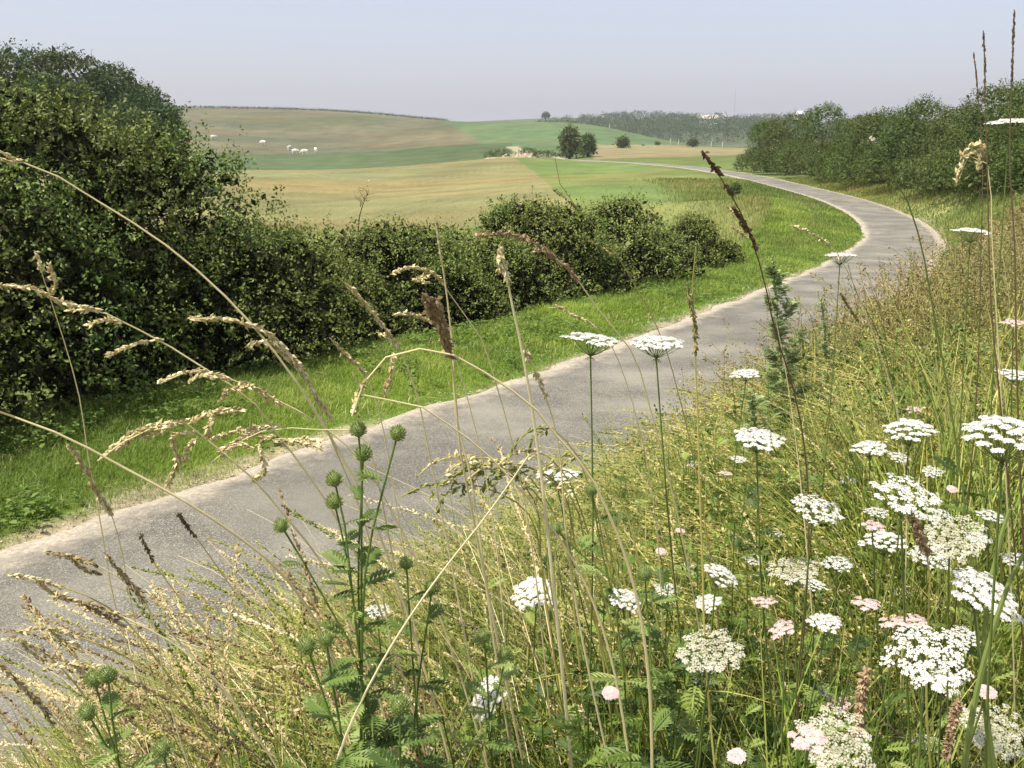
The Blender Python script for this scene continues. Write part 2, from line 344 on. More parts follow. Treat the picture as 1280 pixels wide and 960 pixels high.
def vnoise(x, y, s, seed=0):
    x = np.asarray(x, float)/s; y = np.asarray(y, float)/s
    def h(i, j):
        v = np.sin(i*127.1+j*311.7+seed*74.7)*43758.5453; return v-np.floor(v)
    i, j = np.floor(x), np.floor(y); u, v = x-i, y-j; u = u*u*(3-2*u); v = v*v*(3-2*v)
    return (h(i, j)*(1-u)+h(i+1, j)*u)*(1-v)+(h(i, j+1)*(1-u)+h(i+1, j+1)*u)*v
def ground(x, y, full=False):
    x = np.asarray(x, float).ravel(); y = np.asarray(y, float).ravel()
    d, zr = road_coords(x, y); zt = tps(x, y)
    far_ = sstep(np.hypot(x, y), 200, 330)
    wr = 4.0; wl = np.interp(y, [0, 20, 50, 80], [3.5, 4, 5.5, 9])
    k = np.where(d > 0, sstep(d, HW+.15, HW+wr), sstep(-d, HW+.6, HW+.6+wl))
    k = np.maximum(k, far_)
    z = zr*(1-k)+zt*k+(vnoise(x, y, 1.3, 3)-.5)*.12*np.clip(k*3, 0, 1)+(vnoise(x, y, .45, 5)-.5)*.05*np.clip(k*3, 0, 1)
    z = z-.07*(1-sstep(np.abs(d), HW-.1, HW+.4))
    return (z, d) if full else z

th = np.r_[np.linspace(-180, -62, 60), np.linspace(-60, -34, 53)[:-1], np.linspace(-34, 34, 900), np.linspace(34, 60, 53)[1:], np.linspace(62, 180, 60)]
th = R(1)*th; rr_ = np.exp(np.linspace(math.log(.5), math.log(5000), 520))
TH, RR = np.meshgrid(th, rr_, indexing='ij'); gx = (RR*np.sin(TH)).ravel(); gy = (RR*np.cos(TH)).ravel()
gz, gd = ground(gx, gy, True)
qx, qy = proj(gx, gy, gz)
front = (gy > 0)
# which crop grows where
depth = gy
region = np.zeros(len(gx), int)                # 0 rough ground, 1 wheat, 2 pasture beside it, 3 valley strip, 4 dry hill, 5 green hill, 6 tan stubble, 7 far land
rightedge = np.interp(qy, [185, 197, 215, 245, 270], [628, 642, 668, 702, 735])
wheat = front & (depth > 62) & (depth < 222) & (qx < rightedge) & (gd < -14)
past = front & (depth > 58) & (depth < 240) & (qx >= rightedge) & (gd < -9)
strip = front & (depth >= 222) & (depth < 338) & (qx < 640)
hill = front & (depth >= 338) & (depth < 700)
bnd = np.interp(qy, [150, 160, 175, 190], [548, 572, 596, 614])
green = ((qx > bnd) & hill) | (front & (depth >= 240) & (depth < 640) & (qx > 640))
region[past] = 2; region[wheat] = 1; region[strip] = 3; region[hill] = 4; region[green] = 5
region[front & (depth > 215) & (depth < 345) & (qx > 742) & (qy > 181) & (gd > 3)] = 6
region[(np.hypot(gx, gy) > 640)] = 7
base = np.array([(.12, .15, .045), (.2, .18, .085), (.125, .165, .052), (.08, .108, .05), (.132, .12, .078), (.1, .142, .07), (.22, .18, .1), (.1, .12, .065)])
crop = base[region]
nn = (vnoise(gx, gy, 14, 1)*.5+vnoise(gx, gy, 5, 2)*.3+vnoise(gx, gy, 2, 9)*.2)[:, None]
rough0 = (region == 0)[:, None]
dry = np.array([.3, .26, .11])
near_right = ((gd > HW) & (np.hypot(gx, gy) < 120))[:, None]
leftbank = ((region == 0) & (gd < -HW-2.2) & (depth > 34) & (depth < 230))[:, None]
crop = np.where(rough0 & near_right, crop*(1-sstep(nn, .4, .7))+dry*sstep(nn, .4, .7), crop)
lw = (sstep(gd, -5.6-2.5*nn[:, 0], -3.2-2.5*nn[:, 0])*(gd < -HW)*(depth < 75)*(1-sstep(depth, 45, 75)))[:, None]; crop = crop*(1-lw)+np.array([.1, .16, .028])*lw
lw2 = (leftbank | (region == 2)[:, None]) & (gd < -3)[:, None]; crop = np.where(lw2, base[2]*(1-.75*sstep(nn, .45, .72))+np.array([.2, .19, .075])*.75*sstep(nn, .45, .72), crop)
crop = crop*(1-lw)+np.array([.1, .16, .028])*lw
# yellow drifts in the pasture, stripes of the mown valley, tramlines in the wheat
crop = np.where((region == 4)[:, None] & (((vnoise(gx*.25, gy, 9, 4)*.6+vnoise(gx, gy, 25, 6)*.4) > .56)[:, None]), crop*.86*np.array([.93, 1.05, .95]), crop)
tram = np.abs(((gx*.94-gy*.34) % 21)-10); crop = np.where((region == 1)[:, None] & ((tram < .3) | (np.abs(tram-1.8) < .3))[:, None], crop*.86, crop)
soil = (np.hypot(gx, gy) < 14)[:, None] & (gd[:, None] > HW); crop = np.where(soil, np.array([.1, .085, .04]), crop)
kk = ((1-sstep(np.abs(gd)+(vnoise(gx, gy, .5, 8)-.5)*.4+(vnoise(gx, gy, 2.1, 18)-.4)*.5, HW+.05, HW+.45))*(np.hypot(gx, gy) < 320))[:, None]; crop = crop*(1-kk)+np.array([.36, .31, .23])*kk
NR, NT = len(rr_), len(th)
ii, jj = np.meshgrid(np.arange(NT-1), np.arange(NR-1), indexing='ij'); q0 = (ii*NR+jj).ravel()
gf = np.stack([q0, q0+NR, q0+NR+1, q0+1], -1)[:, ::-1]
fr = region[gf[:, 0]]
names = ['ground', 'wheat_field', 'pasture', 'valley_meadow', 'dry_hillside', 'green_hillside', 'stubble_field', 'far_land']
for k, nm in enumerate(names):
    sel = gf[fr == k]
    if len(sel) == 0: continue
    uq, inv = np.unique(sel.ravel(), return_inverse=True)
    mb = MB().add(np.stack([gx, gy, gz], -1)[uq], inv.reshape(-1, 4)[:, ::-1])
    if k == 0:                                            # plug under the feet
        mb.add([[-.6, -.6, -1.56], [.6, -.6, -1.56], [.6, .6, -1.56], [-.6, .6, -1.56]], [[0, 1, 2, 3]])
    me = mb.mesh(nm, M['ground'], True)
    ca = me.color_attributes.new('crop', 'FLOAT_COLOR', 'POINT'); cc = np.ones((len(me.vertices), 4), 'f4'); cc[:len(uq), :3] = crop[uq]
    if k == 0: cc[len(uq):, :3] = (.1, .085, .04)
    ca.data.foreach_set('color', cc.ravel())
    o = link(nm, me); o['kind'] = 'structure'

# the lane: a crowned sheet with ragged edges
sel = (CLs > 0); K = 1400; us = np.linspace(0, CLs[-1]-2, K)
cxy = np.stack([np.interp(us, CLs, CL[:, 0]), np.interp(us, CLs, CL[:, 1])], 1); ct = unit(np.gradient(cxy, axis=0)); nrm = np.stack([ct[:, 1], -ct[:, 0]], 1)
lanes = np.array([-1, -.93, -.8, -.5, 0, .5, .8, .93, 1]); rv = []
for a in lanes:
    wob = 1+(vnoise(us, us*0+a, .7, 11)-.5)*.16*(abs(a) > .9)+(vnoise(us, us*0+a, .2, 12)-.5)*.06*(abs(a) > .9)
    xy = cxy+nrm*(a*(HW+.12)*wob)[:, None]; z = roadz(cxy[:, 1])+.03*(1-a*a)-.008*(abs(a) > .99)*3
    rv.append(np.c_[xy, z])
rv = np.stack(rv, 1); k_, s_ = np.meshgrid(np.arange(K-1), np.arange(8), indexing='ij'); q = (k_*9+s_).ravel()
rd = MB().add(rv.reshape(-1, 3), np.stack([q, q+1, q+10, q+9], -1), np.tile(np.array([1, .85, .55, .12, 0, .12, .55, .85, 1]), K))
o = rd.build('road', M['road'], None, True); o['kind'] = 'structure'
def on_road(s, d):
    x = np.interp(s, CLs, CL[:, 0]); y = np.interp(s, CLs, CL[:, 1]); tx = np.interp(s, CLs, CT[:, 0]); ty = np.interp(s, CLs, CT[:, 1])
    return x+ty*d, y-tx*d
S0 = CLs[np.argmin(np.abs(CL[:, 1]-6))]       # arc length abreast of the camera's view

# ------------------------------------------------------------------ hazy air
def haze_box():
    v = [(x, y, z) for x in (-5600, 5600) for y in (-5600, 5600) for z in (-70, 75)]
    f = [(0, 1, 3, 2), (4, 6, 7, 5), (0, 4, 5, 1), (2, 3, 7, 6), (0, 2, 6, 4), (1, 5, 7, 3)]
    m = bpy.data.materials.new('summer_haze'); m.use_nodes = True; nt = m.node_tree; nt.nodes.remove(nt.nodes['Principled BSDF'])
    pv = nt.nodes.new('ShaderNodeVolumePrincipled'); pv.inputs['Color'].default_value = (.92, .96, 1, 1); pv.inputs['Density'].default_value = .00021
    pv.inputs['Anisotropy'].default_value = .3
    nt.links.new(pv.outputs[0], nt.nodes['Material Output'].inputs['Volume'])
    o = MB().add(v, f).build('haze', m); o['kind'] = 'stuff'; o['label'] = 'pale summer haze lying over the fields'; o['category'] = 'haze'
haze_box()

# ------------------------------------------------------------------ bushes and trees
def gz1(x, y): return float(ground([x], [y])[0])
def crown(mb, lobes, n, leaf, per=9, spread=1.0, lift=.25, droop=0., m=0, out=.12, floor=None, gaps=0):
    """sprigs of leaves spread through a shell around each lobe (cx,cy,cz,rx,ry,rz)"""
    lobes = np.asarray(lobes, float); area = (lobes[:, 3]*lobes[:, 5]+lobes[:, 3]*lobes[:, 4]); pr = area/area.sum()
    ns = max(4, n//per); li = rng.choice(len(lobes), ns, p=pr)
    d = unit(rng.normal(size=(ns, 3))); d[:, 2] = np.where(d[:, 2] < -.5, -d[:, 2], d[:, 2])
    rad = 1-np.abs(rng.normal(0, .16, ns)); rad = np.where(rng.random(ns) < .2, 1+rng.random(ns)*out, rad)
    rad *= .9+.2*vnoise(d[:, 0]*3+li*7.3, d[:, 2]*3+d[:, 1]*2, .8, 4)
    p = lobes[li, :3]+d*lobes[li, 3:]*rad[:, None]
    keep = np.ones(ns, bool)
    for j, L in enumerate(lobes):
        q = (((p-L[:3])/L[3:])**2).sum(1); keep &= ~((q < .6) & (li != j))
    if gaps: keep &= rng.random(ns) < np.clip((vnoise(p[:, 0]+p[:, 2]*.4, p[:, 1]*.8+p[:, 2], gaps, 17)-.25)*3.2, .3, 1)
    if floor is not None: keep &= p[:, 2] > floor
    p, d, li = p[keep], d[keep], li[keep]; ns = len(p)
    ax = unit(d*.8+rng.normal(0, .5, (ns, 3))+np.array([0, 0, lift]))
    L = leaf*per*.42*spread
    k = np.arange(per); off = (k/per)*L[:, None] if np.ndim(L) else np.tile(k/per*L, (ns, 1))
    pos = p[:, None]+ax[:, None]*off[:, :, None]+rng.normal(0, leaf*.55, (ns, per, 3))
    la = unit(ax[:, None]*.4+rng.normal(0, .7, (ns, per, 3))+np.array([0, 0, -droop])).reshape(-1, 3)      # leaf direction
    nr = rng.normal(0, .55, (ns, per, 3))+d[:, None]*.5+np.array([0, 0, .45]); nr = nr.reshape(-1, 3)
    y = la; z = unit(nr-(nr*y).sum(1, keepdims=True)*y); x = np.cross(y, z)
    Mx = np.stack([x, y, z], -1); shade = np.repeat(np.clip(rng.normal(.5, .22, ns), 0, 1), per)
    scatter(mb, LEAF_V, LEAF_F, pos.reshape(-1, 3), Mx, leaf*rng.uniform(.7, 1.35, ns*per), np.clip(shade+rng.normal(0, .12, ns*per), 0, 1), m)
def trunk_paths(mb, base, tips, r0, bend=.2):
    for t in tips:
        base = np.asarray(base, float); t = np.asarray(t, float); mid = (base+t)/2+rng.normal(0, bend*.3, 3)+np.array([0, 0, .1])
        tubes(mb, catmull([base, mid, t], 7), np.linspace(r0, r0*.25, 7), 6)
def bush_lobes(c, h, rx, ry, nl, size=.42, ax=0.):
    """lobes heaped over a low dome; ax turns the long side"""
    out = []; ca, sa = math.cos(ax), math.sin(ax)
    for i in range(nl):
        a = rng.uniform(0, 2*math.pi); e = rng.random()**.55; hz = rng.random()
        s = size*rng.uniform(.75, 1.3)*h; k = math.sqrt(max(.05, 1-hz**2.4))
        lx, ly = math.cos(a)*e*(rx-s*.5)*k, math.sin(a)*e*(ry-s*.5)*k
        if i < nl//3: hz = .12; lx, ly = math.cos(a)*(rx-s*.75), math.sin(a)*(ry-s*.75)      # a skirt that reaches the ground
        out.append((c[0]+lx*ca-ly*sa, c[1]+lx*sa+ly*ca, c[2]+max(s*.55, hz*(h-s*.8)), s, s, s*rng.uniform(.7, .95)))
    return out
def bush(name, c, h, rx, ry, n, leaf, label, cat, group, mat='hedge', nl=14, ax=0., size=.42, seed=0, twigs=0, stemr=.05, lobes=None, floor=True):
    global rng
    keep_r = rng; rng = np.random.default_rng(seed+100)
    t = empty(name, c); tag(t, label, cat, group)
    lobes = bush_lobes((0, 0, 0), h, rx, ry, nl, size, ax) if lobes is None else lobes
    mb = MB(); crown(mb, lobes, int(n*1.35), leaf, gaps=leaf*6 if mat != 'hedge_far' else 0, out=.2 if mat != 'hedge_far' else .06, floor=-.5 if floor else None)
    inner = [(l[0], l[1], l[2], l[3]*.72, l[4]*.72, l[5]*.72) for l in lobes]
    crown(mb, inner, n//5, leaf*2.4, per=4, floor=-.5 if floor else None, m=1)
    st = MB(); b0 = (0, 0, -.15)
    idx = rng.choice(len(lobes), min(7, len(lobes)), replace=False)
    trunk_paths(st, b0, [(lobes[i][0], lobes[i][1], lobes[i][2]) for i in idx], stemr)
    st.build('stem', M['bark'], t)
    if twigs:
        pass
        tw = MB(); tf_ = MB(); top = sorted(lobes, key=lambda l: -l[2]-l[5])[:twigs]
        crown(mb, [(l[0], l[1], l[2]+l[5]*1.0, .15, .15, .3) for l in top], 60*twigs, leaf*.8, m=0)
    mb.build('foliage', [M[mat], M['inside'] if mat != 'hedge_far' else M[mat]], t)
    rng = keep_r
    return t
GL = 'hedge bushes along the far side of the lane'
# the big near hedge: (px of base, Y, height, rx, ry, leaves, leaf size, label)
def at(px, Y):
    u = (px-640)/F_PX; d0 = 0.2
    x = u*Y*1.02
    for _ in range(4):
        z = gz1(x, Y); x = u*(Y*CP-z*SP)
    return (x, Y, z)
hb = [(-330, 9.8, 4.5, 2.6, 2.2, 30000, .054, 'dark hedge bush at the far left edge of the photo, nearest the viewer'),
      (-90, 11.9, 4.75, 2.5, 2.3, 75000, .054, 'tall broad hedge bush at the left edge with its lower half in black shade'),
      (95, 13.6, 4.55, 2.5, 2.2, 60000, .056, 'tallest round-topped hedge bush in front of the dark wood, deep shade below'),
      (182, 14.9, 4.0, 2.0, 1.9, 42000, .056, 'hedge bush filling the dip between the tallest one and the sprigged one'),
      (250, 15.6, 4.35, 2.3, 2.0, 60000, .056, 'hedge bush with a sprig rising from its crown, right of the tallest one'),
      (370, 17.6, 3.3, 2.2, 1.9, 52000, .056, 'mid-height leafy hedge bush below the cream wheat field'),
      (475, 19.6, 2.8, 2.3, 1.7, 46000, .056, 'low pale-topped hedge bush where the hedge dips lowest'),
      (575, 21.6, 2.65, 2.2, 1.7, 46000, .056, 'low hedge bush just left of the dense dark green one'),
      (680, 24.3, 2.8, 2.5, 2.0, 42000, .06, 'dense dark green hedge bush below the wheat field corner'),
      (775, 27.6, 2.65, 2.3, 1.9, 34000, .06, 'rounded hedge bush below the green pasture'),
      (852, 32.0, 1.9, 2.3, 1.7, 24000, .06, 'last small rounded bush at the far end of the left hedge')]
for i, (px, Y, h, rx, ry, n, lf, lb) in enumerate(hb):
    bush('hedge_bush', at(px, Y), h, rx, ry, n, lf, lb, 'bush', GL, mat='hedge_lit' if px >= 370 else 'hedge', nl=16, ax=R(52), size=.3 if h > 3.3 else .36, seed=i, stemr=.06)
# dark spray sticking out of the hedge top
def twig_thing(px, py0, py1, Y, label):
    a = P(px, py1, Y); b = P(px+14, py0, Y); t = empty('dead_twig', a); tag(t, label, 'twig')
    mb = MB(); r0 = np.zeros(3); tip = b-a
    tubes(mb, catmull([r0-np.array([0, 0, 1.2]), tip*.4+[.02, 0, 0], tip], 8), np.linspace(.02, .006, 8), 4)
    for k in range(7):
        s = .35+.09*k; p = tip*s; tubes(mb, catmull([p, p+[rng.normal(0, .1), 0, .07], p+[rng.normal(0, .16), 0, .15]], 4), np.linspace(.008, .003, 4), 3)
    mb.build('branch', M['bark_dark'], t)
    lm = MB(); crown(lm, [(tip[0]*.9, tip[1]*.9, tip[2]*.85, .12, .1, .2)], 50, .04); lm.build('foliage', M['litter'], t)
twig_thing(446, 241, 268, 19.3, 'bare dead twig poking up from the hedge against the wheat')

# the wood behind the hedge at the left
wd = [(-190, 84, 15.5, 5.5), (-95, 80, 16, 5.5), (-20, 92, 17.5, 5.5), (45, 96, 17.6, 5.5), (105, 92, 17, 5.2), (155, 98, 16.6, 4.6), (188, 92, 13.6, 3.6), (72, 80, 13.5, 4.5), (-45, 74, 13, 4.5), (140, 82, 11.5, 4), (205, 104, 9.5, 3.2)]
wl = ['wood tree outside the left edge of the photo, farthest left', 'wood tree just beyond the left edge of the photo', 'tall dark wood tree at the left edge of the skyline', 'highest dark crown of the wood, near the left edge', 'dark wood crown right of the highest one',
      'dark wood crown whose right side falls towards the hillside', 'lower wood tree on the right end of the wood', 'front wood tree below the highest crown', 'front wood tree at the left edge of the photo', 'small front wood tree just above the hedge', 'smallest wood tree, a low dark shoulder beside the hill']
for i, (px, Y, h, r_) in enumerate(wd):
    c = at(px, Y); h2 = h; rg = np.random.default_rng(300+i); lob = []
    topz = {0: 62, 1: 60, 2: 56, 3: 58, 4: 66, 5: 84, 6: 122, 7: 100, 8: 95, 9: 140, 10: 150}[i]
    h2 = float(P(px, topz, Y)[2])-c[2]
    for k in range(17):
        a = rg.uniform(0, 6.28); hz = rg.uniform(.3, .92); e = math.sqrt(max(.08, 1-((hz-.55)/.5)**2))*rg.uniform(.4, .85)*r_
        s = rg.uniform(.26, .42)*r_; lob.append((math.cos(a)*e, math.sin(a)*e, hz*h2-s*.2, s*1.15, s*1.15, s*.9))
    lob.append((0, 0, h2-r_*.42, r_*.55, r_*.55, r_*.42))
    t = empty('oak_tree', c); tag(t, wl[i], 'tree', 'trees of the dark wood behind the left hedge')
    keep_r = rng; rng = rg
    mb = MB(); crown(mb, lob, 17000, .2, per=6, floor=1.2); crown(mb, [(l[0], l[1], l[2], l[3]*.7, l[4]*.7, l[5]*.7) for l in lob], 2500, .5, per=3, floor=1.)
    mb.build('crown', M['wood'], t)
    st = MB(); tubes(st, catmull([(0, 0, -.5), (.1, 0, h2*.3), (0, .1, h2*.62)], 8), np.linspace(.42, .16, 8), 8)
    for l in lob[:7]: trunk_paths(st, (0, 0, h2*rg.uniform(.25, .5)), [l[:3]], .12)
    st.build('trunk', M['bark'], t); rng = keep_r

# the hedge on the outer side of the bend
rb = [(956, 118, 152, 2.5, 'darkest far hedge bush, leftmost of the right-hand hedge'), (985, 108, 142, 3.2, 'far hedge bush right of the leftmost, under the skyline'), (1022, 98, 132, 3.1, 'hedge bush with a pointed top rising on the skyline at the far end'),
      (1060, 88, 142, 3.1, 'hedge bush above the lane where the right hedge dips'), (1100, 79, 134, 3.1, 'broad olive green hedge bush in the middle of the right hedge'), (1145, 71, 128, 3.0, 'hedge bush with twiggy uneven top beyond the bend'),
      (1196, 63, 132, 2.8, 'dark bush over the outer verge of the bend with deep shade at its foot'), (1236, 56, 108, 2.9, 'tallest right-hand hedge bush, standing near the right edge'), (1290, 50, 96, 3.0, 'hedge bush cut by the right edge of the photo'), (1365, 45, 92, 2.9, 'hedge bush just beyond the right edge of the photo')]
for i, (px, Y, top, r_, lb) in enumerate(rb):
    c = at(px, Y); h = float(P(px, top, Y)[2])-c[2]
    bush('hawthorn_bush', c, h, r_*1.35, r_*1.1, 34000, .105, lb, 'bush', 'hedge bushes on the outer side of the bend', 'hedge_far', nl=24, ax=R(125), size=.27, seed=40+i, stemr=.12, twigs=2)

# trees and shrubs standing in the far fields
def small_tree(px, pyb, pyt, Y, wpx, lb, seed, name='round_tree', n=5000, g=None, cat='tree'):
    p = P(px, pyb, Y); c = (p[0], p[1], gz1(p[0], p[1])); h = float(P(px, pyt, Y)[2])-c[2]; r_ = wpx/2/F_PX*Y
    rg = np.random.default_rng(seed); lob = [(0, 0, h*.55, r_*.8, r_*.8, h*.45)]+[(math.cos(q)*r_*.4, math.sin(q)*r_*.4, h*.25, r_*.5, r_*.5, h*.25) for q in (0, 1.6, 3.1, 4.7)]
    for k in range(9):
        a = rg.uniform(0, 6.28); hz = rg.uniform(.25, .8); s = rg.uniform(.3, .45)*r_
        lob.append((math.cos(a)*(r_-s)*.9, math.sin(a)*(r_-s)*.9, hz*h, s, s, s*.9))
    t = bush(name, c, h, r_, r_, n, h*(.045 if n > 4000 else .1), lb, cat, g, 'hedge_far', lobes=lob, seed=seed, stemr=h*.03)
    for ch in t.children:
        if ch.name.startswith('foliage'): ch.name = 'crown'
        if ch.name.startswith('stem'): ch.name = 'trunk'
small_tree(712, 193, 160, 236, 21, 'taller dark tree of the pair standing in the fields by the pale track', 501)
small_tree(735, 193, 169, 233, 19, 'shorter rounded tree of the pair in the fields', 502)
for px, b, t_, Y, w_, lb, sd_ in ((778, 185, 173, 300, 13, 'largest round dark shrub in the stubble right of the tree pair', 511), (822, 183, 178, 330, 7, 'tiny dark shrub between the two larger shrubs in the stubble', 512),
                             (866, 182, 175, 335, 12, 'low flat dark shrub at the right of the stubble field', 513), (804, 184, 181, 318, 4, 'smallest dark shrub, a speck in the stubble', 514)):
    small_tree(px, b, t_, Y, w_, lb, sd_, 'field_shrub', 2600, 'dark shrubs dotted over the stubble field', 'shrub')
small_tree(918, 250, 232, 72, 11, 'little dark bush on the green bank inside the bend', 515, 'bank_shrub', 1500, None, 'shrub')

# dark hedge on the crest of the hill, farmyard heap, fence posts
def crest():
    mb = MB(); xs = np.linspace(216, 560, 150); lob = []
    for px in xs:
        Yc = np.linspace(400, 700, 200); zc_ = ground((px-640)/F_PX*Yc, Yc); Y = Yc[np.argmax(zc_/Yc)]+rng.normal(0, 1); x = (px-640)/F_PX*Y*1.0; z = gz1(x, Y); s = rng.uniform(.25, .6)*np.interp(px, [216, 440, 560], [1, .8, .35])
        lob.append((x, Y, z+s*.4, 1.6, 1.0, s))
    crown(mb, lob, 9000, .5, per=3); o = mb.build('crest_hedge', M['wood']); tag(o, 'thin dark hedge line along the crest of the brown hill', 'hedge')
crest()
def heap():
    c = P(655, 199, 206); c[2] = gz1(c[0], c[1]); t = empty('rubble_heap', c); tag(t, 'long pale heap of chalky rubble with weeds at the wheat field corner', 'heap')
    mb = MB(); n = 34; a = np.linspace(-1, 1, n); v = []
    for i in range(n):
        for j in range(9):
            b = j/4-1; hh = max(0, (1-a[i]**2)*(1-b*b))**.7*(.8+rng.normal(0, .25))
            v.append((a[i]*8.5, b*2.6+a[i]*2, hh-.15+(.3 if abs(a[i]) < .4 else 0)*(1-b*b)))
    f = [(i*9+j, (i+1)*9+j, (i+1)*9+j+1, i*9+j+1) for i in range(n-1) for j in range(8)]
    mb.add(v, f, rng.random(len(v))); mb.build('rubble', M['stone'], t)
    g = MB(); crown(g, [(-4.5, -2, .9, 1.6, 1, .6), (4.2, -1.2, .7, 2.2, 1, .6), (1, 1.8, 1.2, 1.8, 1, .6), (-7, -1, .6, 1.2, 1, .6)], 2600, .25, per=5); g.build('weeds', M['hedge_far'], t)
heap()
for i, (px, Y, lb) in enumerate(((848, 345, 'pale fence post near the right end of the stubble, beside the flat shrub'), (889, 345, 'pale fence post right of the flat dark shrub'), (762, 425, 'pale post on the crest of the green hill'), (838, 345, 'short pale fence post left of the one by the flat shrub'), (903, 345, 'rightmost pale fence post of the stubble edge'))):
    p = np.array(at(px, Y)); t = MB(); hh = 1.9
    tubes(t, [(0, 0, -.3), (0, 0, hh*.5), (.02, 0, hh*.97), (.02, 0, hh)], [.16, .15, .14, .03], 6)
    o = t.build('fence_post', M['wood_post']); o.location = p; tag(o, lb, 'post', 'pale posts in the far fields')

# white cattle on the brown hillside
def cow_mesh():
    me = bpy.data.meshes.new('cow')
    J = [(0, 0, 1.15), (.55, 0, 1.2), (-.55, 0, 1.22), (.95, 0, 1.1), (1.25, 0, .8), (1.5, 0, .42), (-.85, 0, 1.2),
         (.6, .22, .75), (.62, .22, .38), (.6, .22, .03), (.6, -.22, .75), (.5, -.22, .38), (.45, -.22, .03),
         (-.62, .22, .8), (-.75, .22, .45), (-.68, .22, .03), (-.62, -.22, .8), (-.78, -.22, .45), (-.75, -.22, .03), (-.98, 0, .9), (-1.0, 0, .5)]
    E = [(0, 1), (0, 2), (1, 3), (3, 4), (4, 5), (2, 6), (1, 7), (7, 8), (8, 9), (1, 10), (10, 11), (11, 12), (2, 13), (13, 14), (14, 15), (2, 16), (16, 17), (17, 18), (6, 19), (19, 20)]
    rr = [.42, .38, .36, .26, .17, .1, .25, .14, .09, .07, .14, .09, .07, .17, .1, .07, .17, .1, .07, .05, .04]
    me.from_pydata(J, E, []); o = bpy.data.objects.new('tmp', me); C.objects.link(o)
    sk = o.modifiers.new('skin', 'SKIN'); me.skin_vertices[0].data[0].use_root = True
    for i, r_ in enumerate(rr): me.skin_vertices[0].data[i].radius = (r_, r_)
    o.modifiers.new('sub', 'SUBSURF').levels = 1; o.modifiers['sub'].render_levels = 1
    dg = bpy.context.evaluated_depsgraph_get(); out = bpy.data.meshes.new_from_object(o.evaluated_get(dg)); out.name = 'cow'
    bpy.data.objects.remove(o); out.materials.clear(); out.materials.append(M['cow'])
    at_ = out.attributes.new('rnd', 'FLOAT', 'POINT'); at_.data.foreach_set('value', np.full(len(out.vertices), .5, 'f4'))
    hm = MB(); tubes(hm, [(1.28, .03, .86), (1.3, .18, .92), (1.28, .27, 1.02)], [.03, .025, .008], 5); tubes(hm, [(1.28, -.03, .86), (1.3, -.18, .92), (1.28, -.27, 1.02)], [.03, .025, .008], 5)
    return out, hm.mesh('horns', M['wood_post'])
cm, hm_ = cow_mesh()
for px, py, az, lb in ((267, 172, 20, 'white cow grazing highest and farthest left on the brown hillside'), (329, 179, 170, 'largest-looking white cow, alone left of the close group'), (362, 186, 60, 'white cow at the left of the close group of four on the hillside'),
                      (369, 191, 10, 'white cow, second in the close group, low by the green strip'), (381, 191, 185, 'white cow, third in the close group, low by the green strip'), (395, 189, 120, 'white cow at the right end of the close group')):
    Y = 340.
    for Yt in np.linspace(336, 500, 330):                 # walk up the slope until it is seen there
        x = (px-640)/F_PX*Yt; z = gz1(x, Yt); a_, b_ = proj(x, Yt, z)
        Y = Yt
        if b_ < py+2: break
    o = link('cow', cm); o.location = at(px, Y); o.rotation_euler[2] = R(az); tag(o, lb, 'cow', 'white cows grazing on the brown hillside'); o.scale = (1.12,)*3
    h_ = link('horns', hm_, o)

# far wood and the houses in it
def far_wood():
    mb = MB(); n = 0; ln = []
    for i in range(2600):
        px = rng.uniform(640, 1290); Y = rng.uniform(880, 1220)
        top = np.interp(px, [650, 672, 690, 715, 745, 800, 880, 930, 985, 1010, 1080, 1290], [160, 149, 149, 143, 141, 139, 142, 143, 143, 150, 146, 156])
        x = (px-640)/F_PX*Y*1.02; z = gz1(x, Y); qx_, qy_ = proj(x, Y, z)
        r_ = rng.uniform(5, 9.5); _, qt = proj(x, Y, z+r_*1.7)
        if qt < top+rng.uniform(-1.5, 4): continue
        if 868 < px < 905 and 146 < qy_ < 160 and Y < 1120: continue
        ln.append((x, Y, z+r_*.75, r_, r_, r_*rng.uniform(.8, 1.05)))
    crown(mb, ln, 260000, 1.25, per=3, out=.03)
    p = P(690, 146, 1120)
    o = mb.build('far_wood', M['wood']); tag(o, 'far blue-green wood covering the horizon ridge', 'wood', None, 'stuff')
    return ln
FWL = far_wood()
def lone(px, pyt, Y, w_, lb, sd_):
    x = (px-640)/F_PX*Y*1.02; z = gz1(x, Y); h = float(P(px, pyt, Y)[2])-z; r_ = w_/2/F_PX*Y; lob = [(0, 0, h-r_*.6, r_, r_, r_*.6), (r_*.5, 0, h-r_, r_*.6, r_*.6, r_*.5), (-r_*.6, 0, h-r_*1.1, r_*.6, r_*.6, r_*.5)]
    t = empty('skyline_tree', (x, Y, z)); tag(t, lb, 'tree', 'single trees standing on the skyline'); mb = MB(); crown(mb, lob, 1600, 1.1, per=3); mb.build('crown', M['wood'], t)
    st = MB(); tubes(st, [(0, 0, -1), (0, 0, h*.5), (.2, 0, h-r_)], [.6, .45, .3], 6); st.build('trunk', M['bark'], t)
lone(680, 142, 1100, 7, 'small tree alone at the left end of the skyline wood', 1)
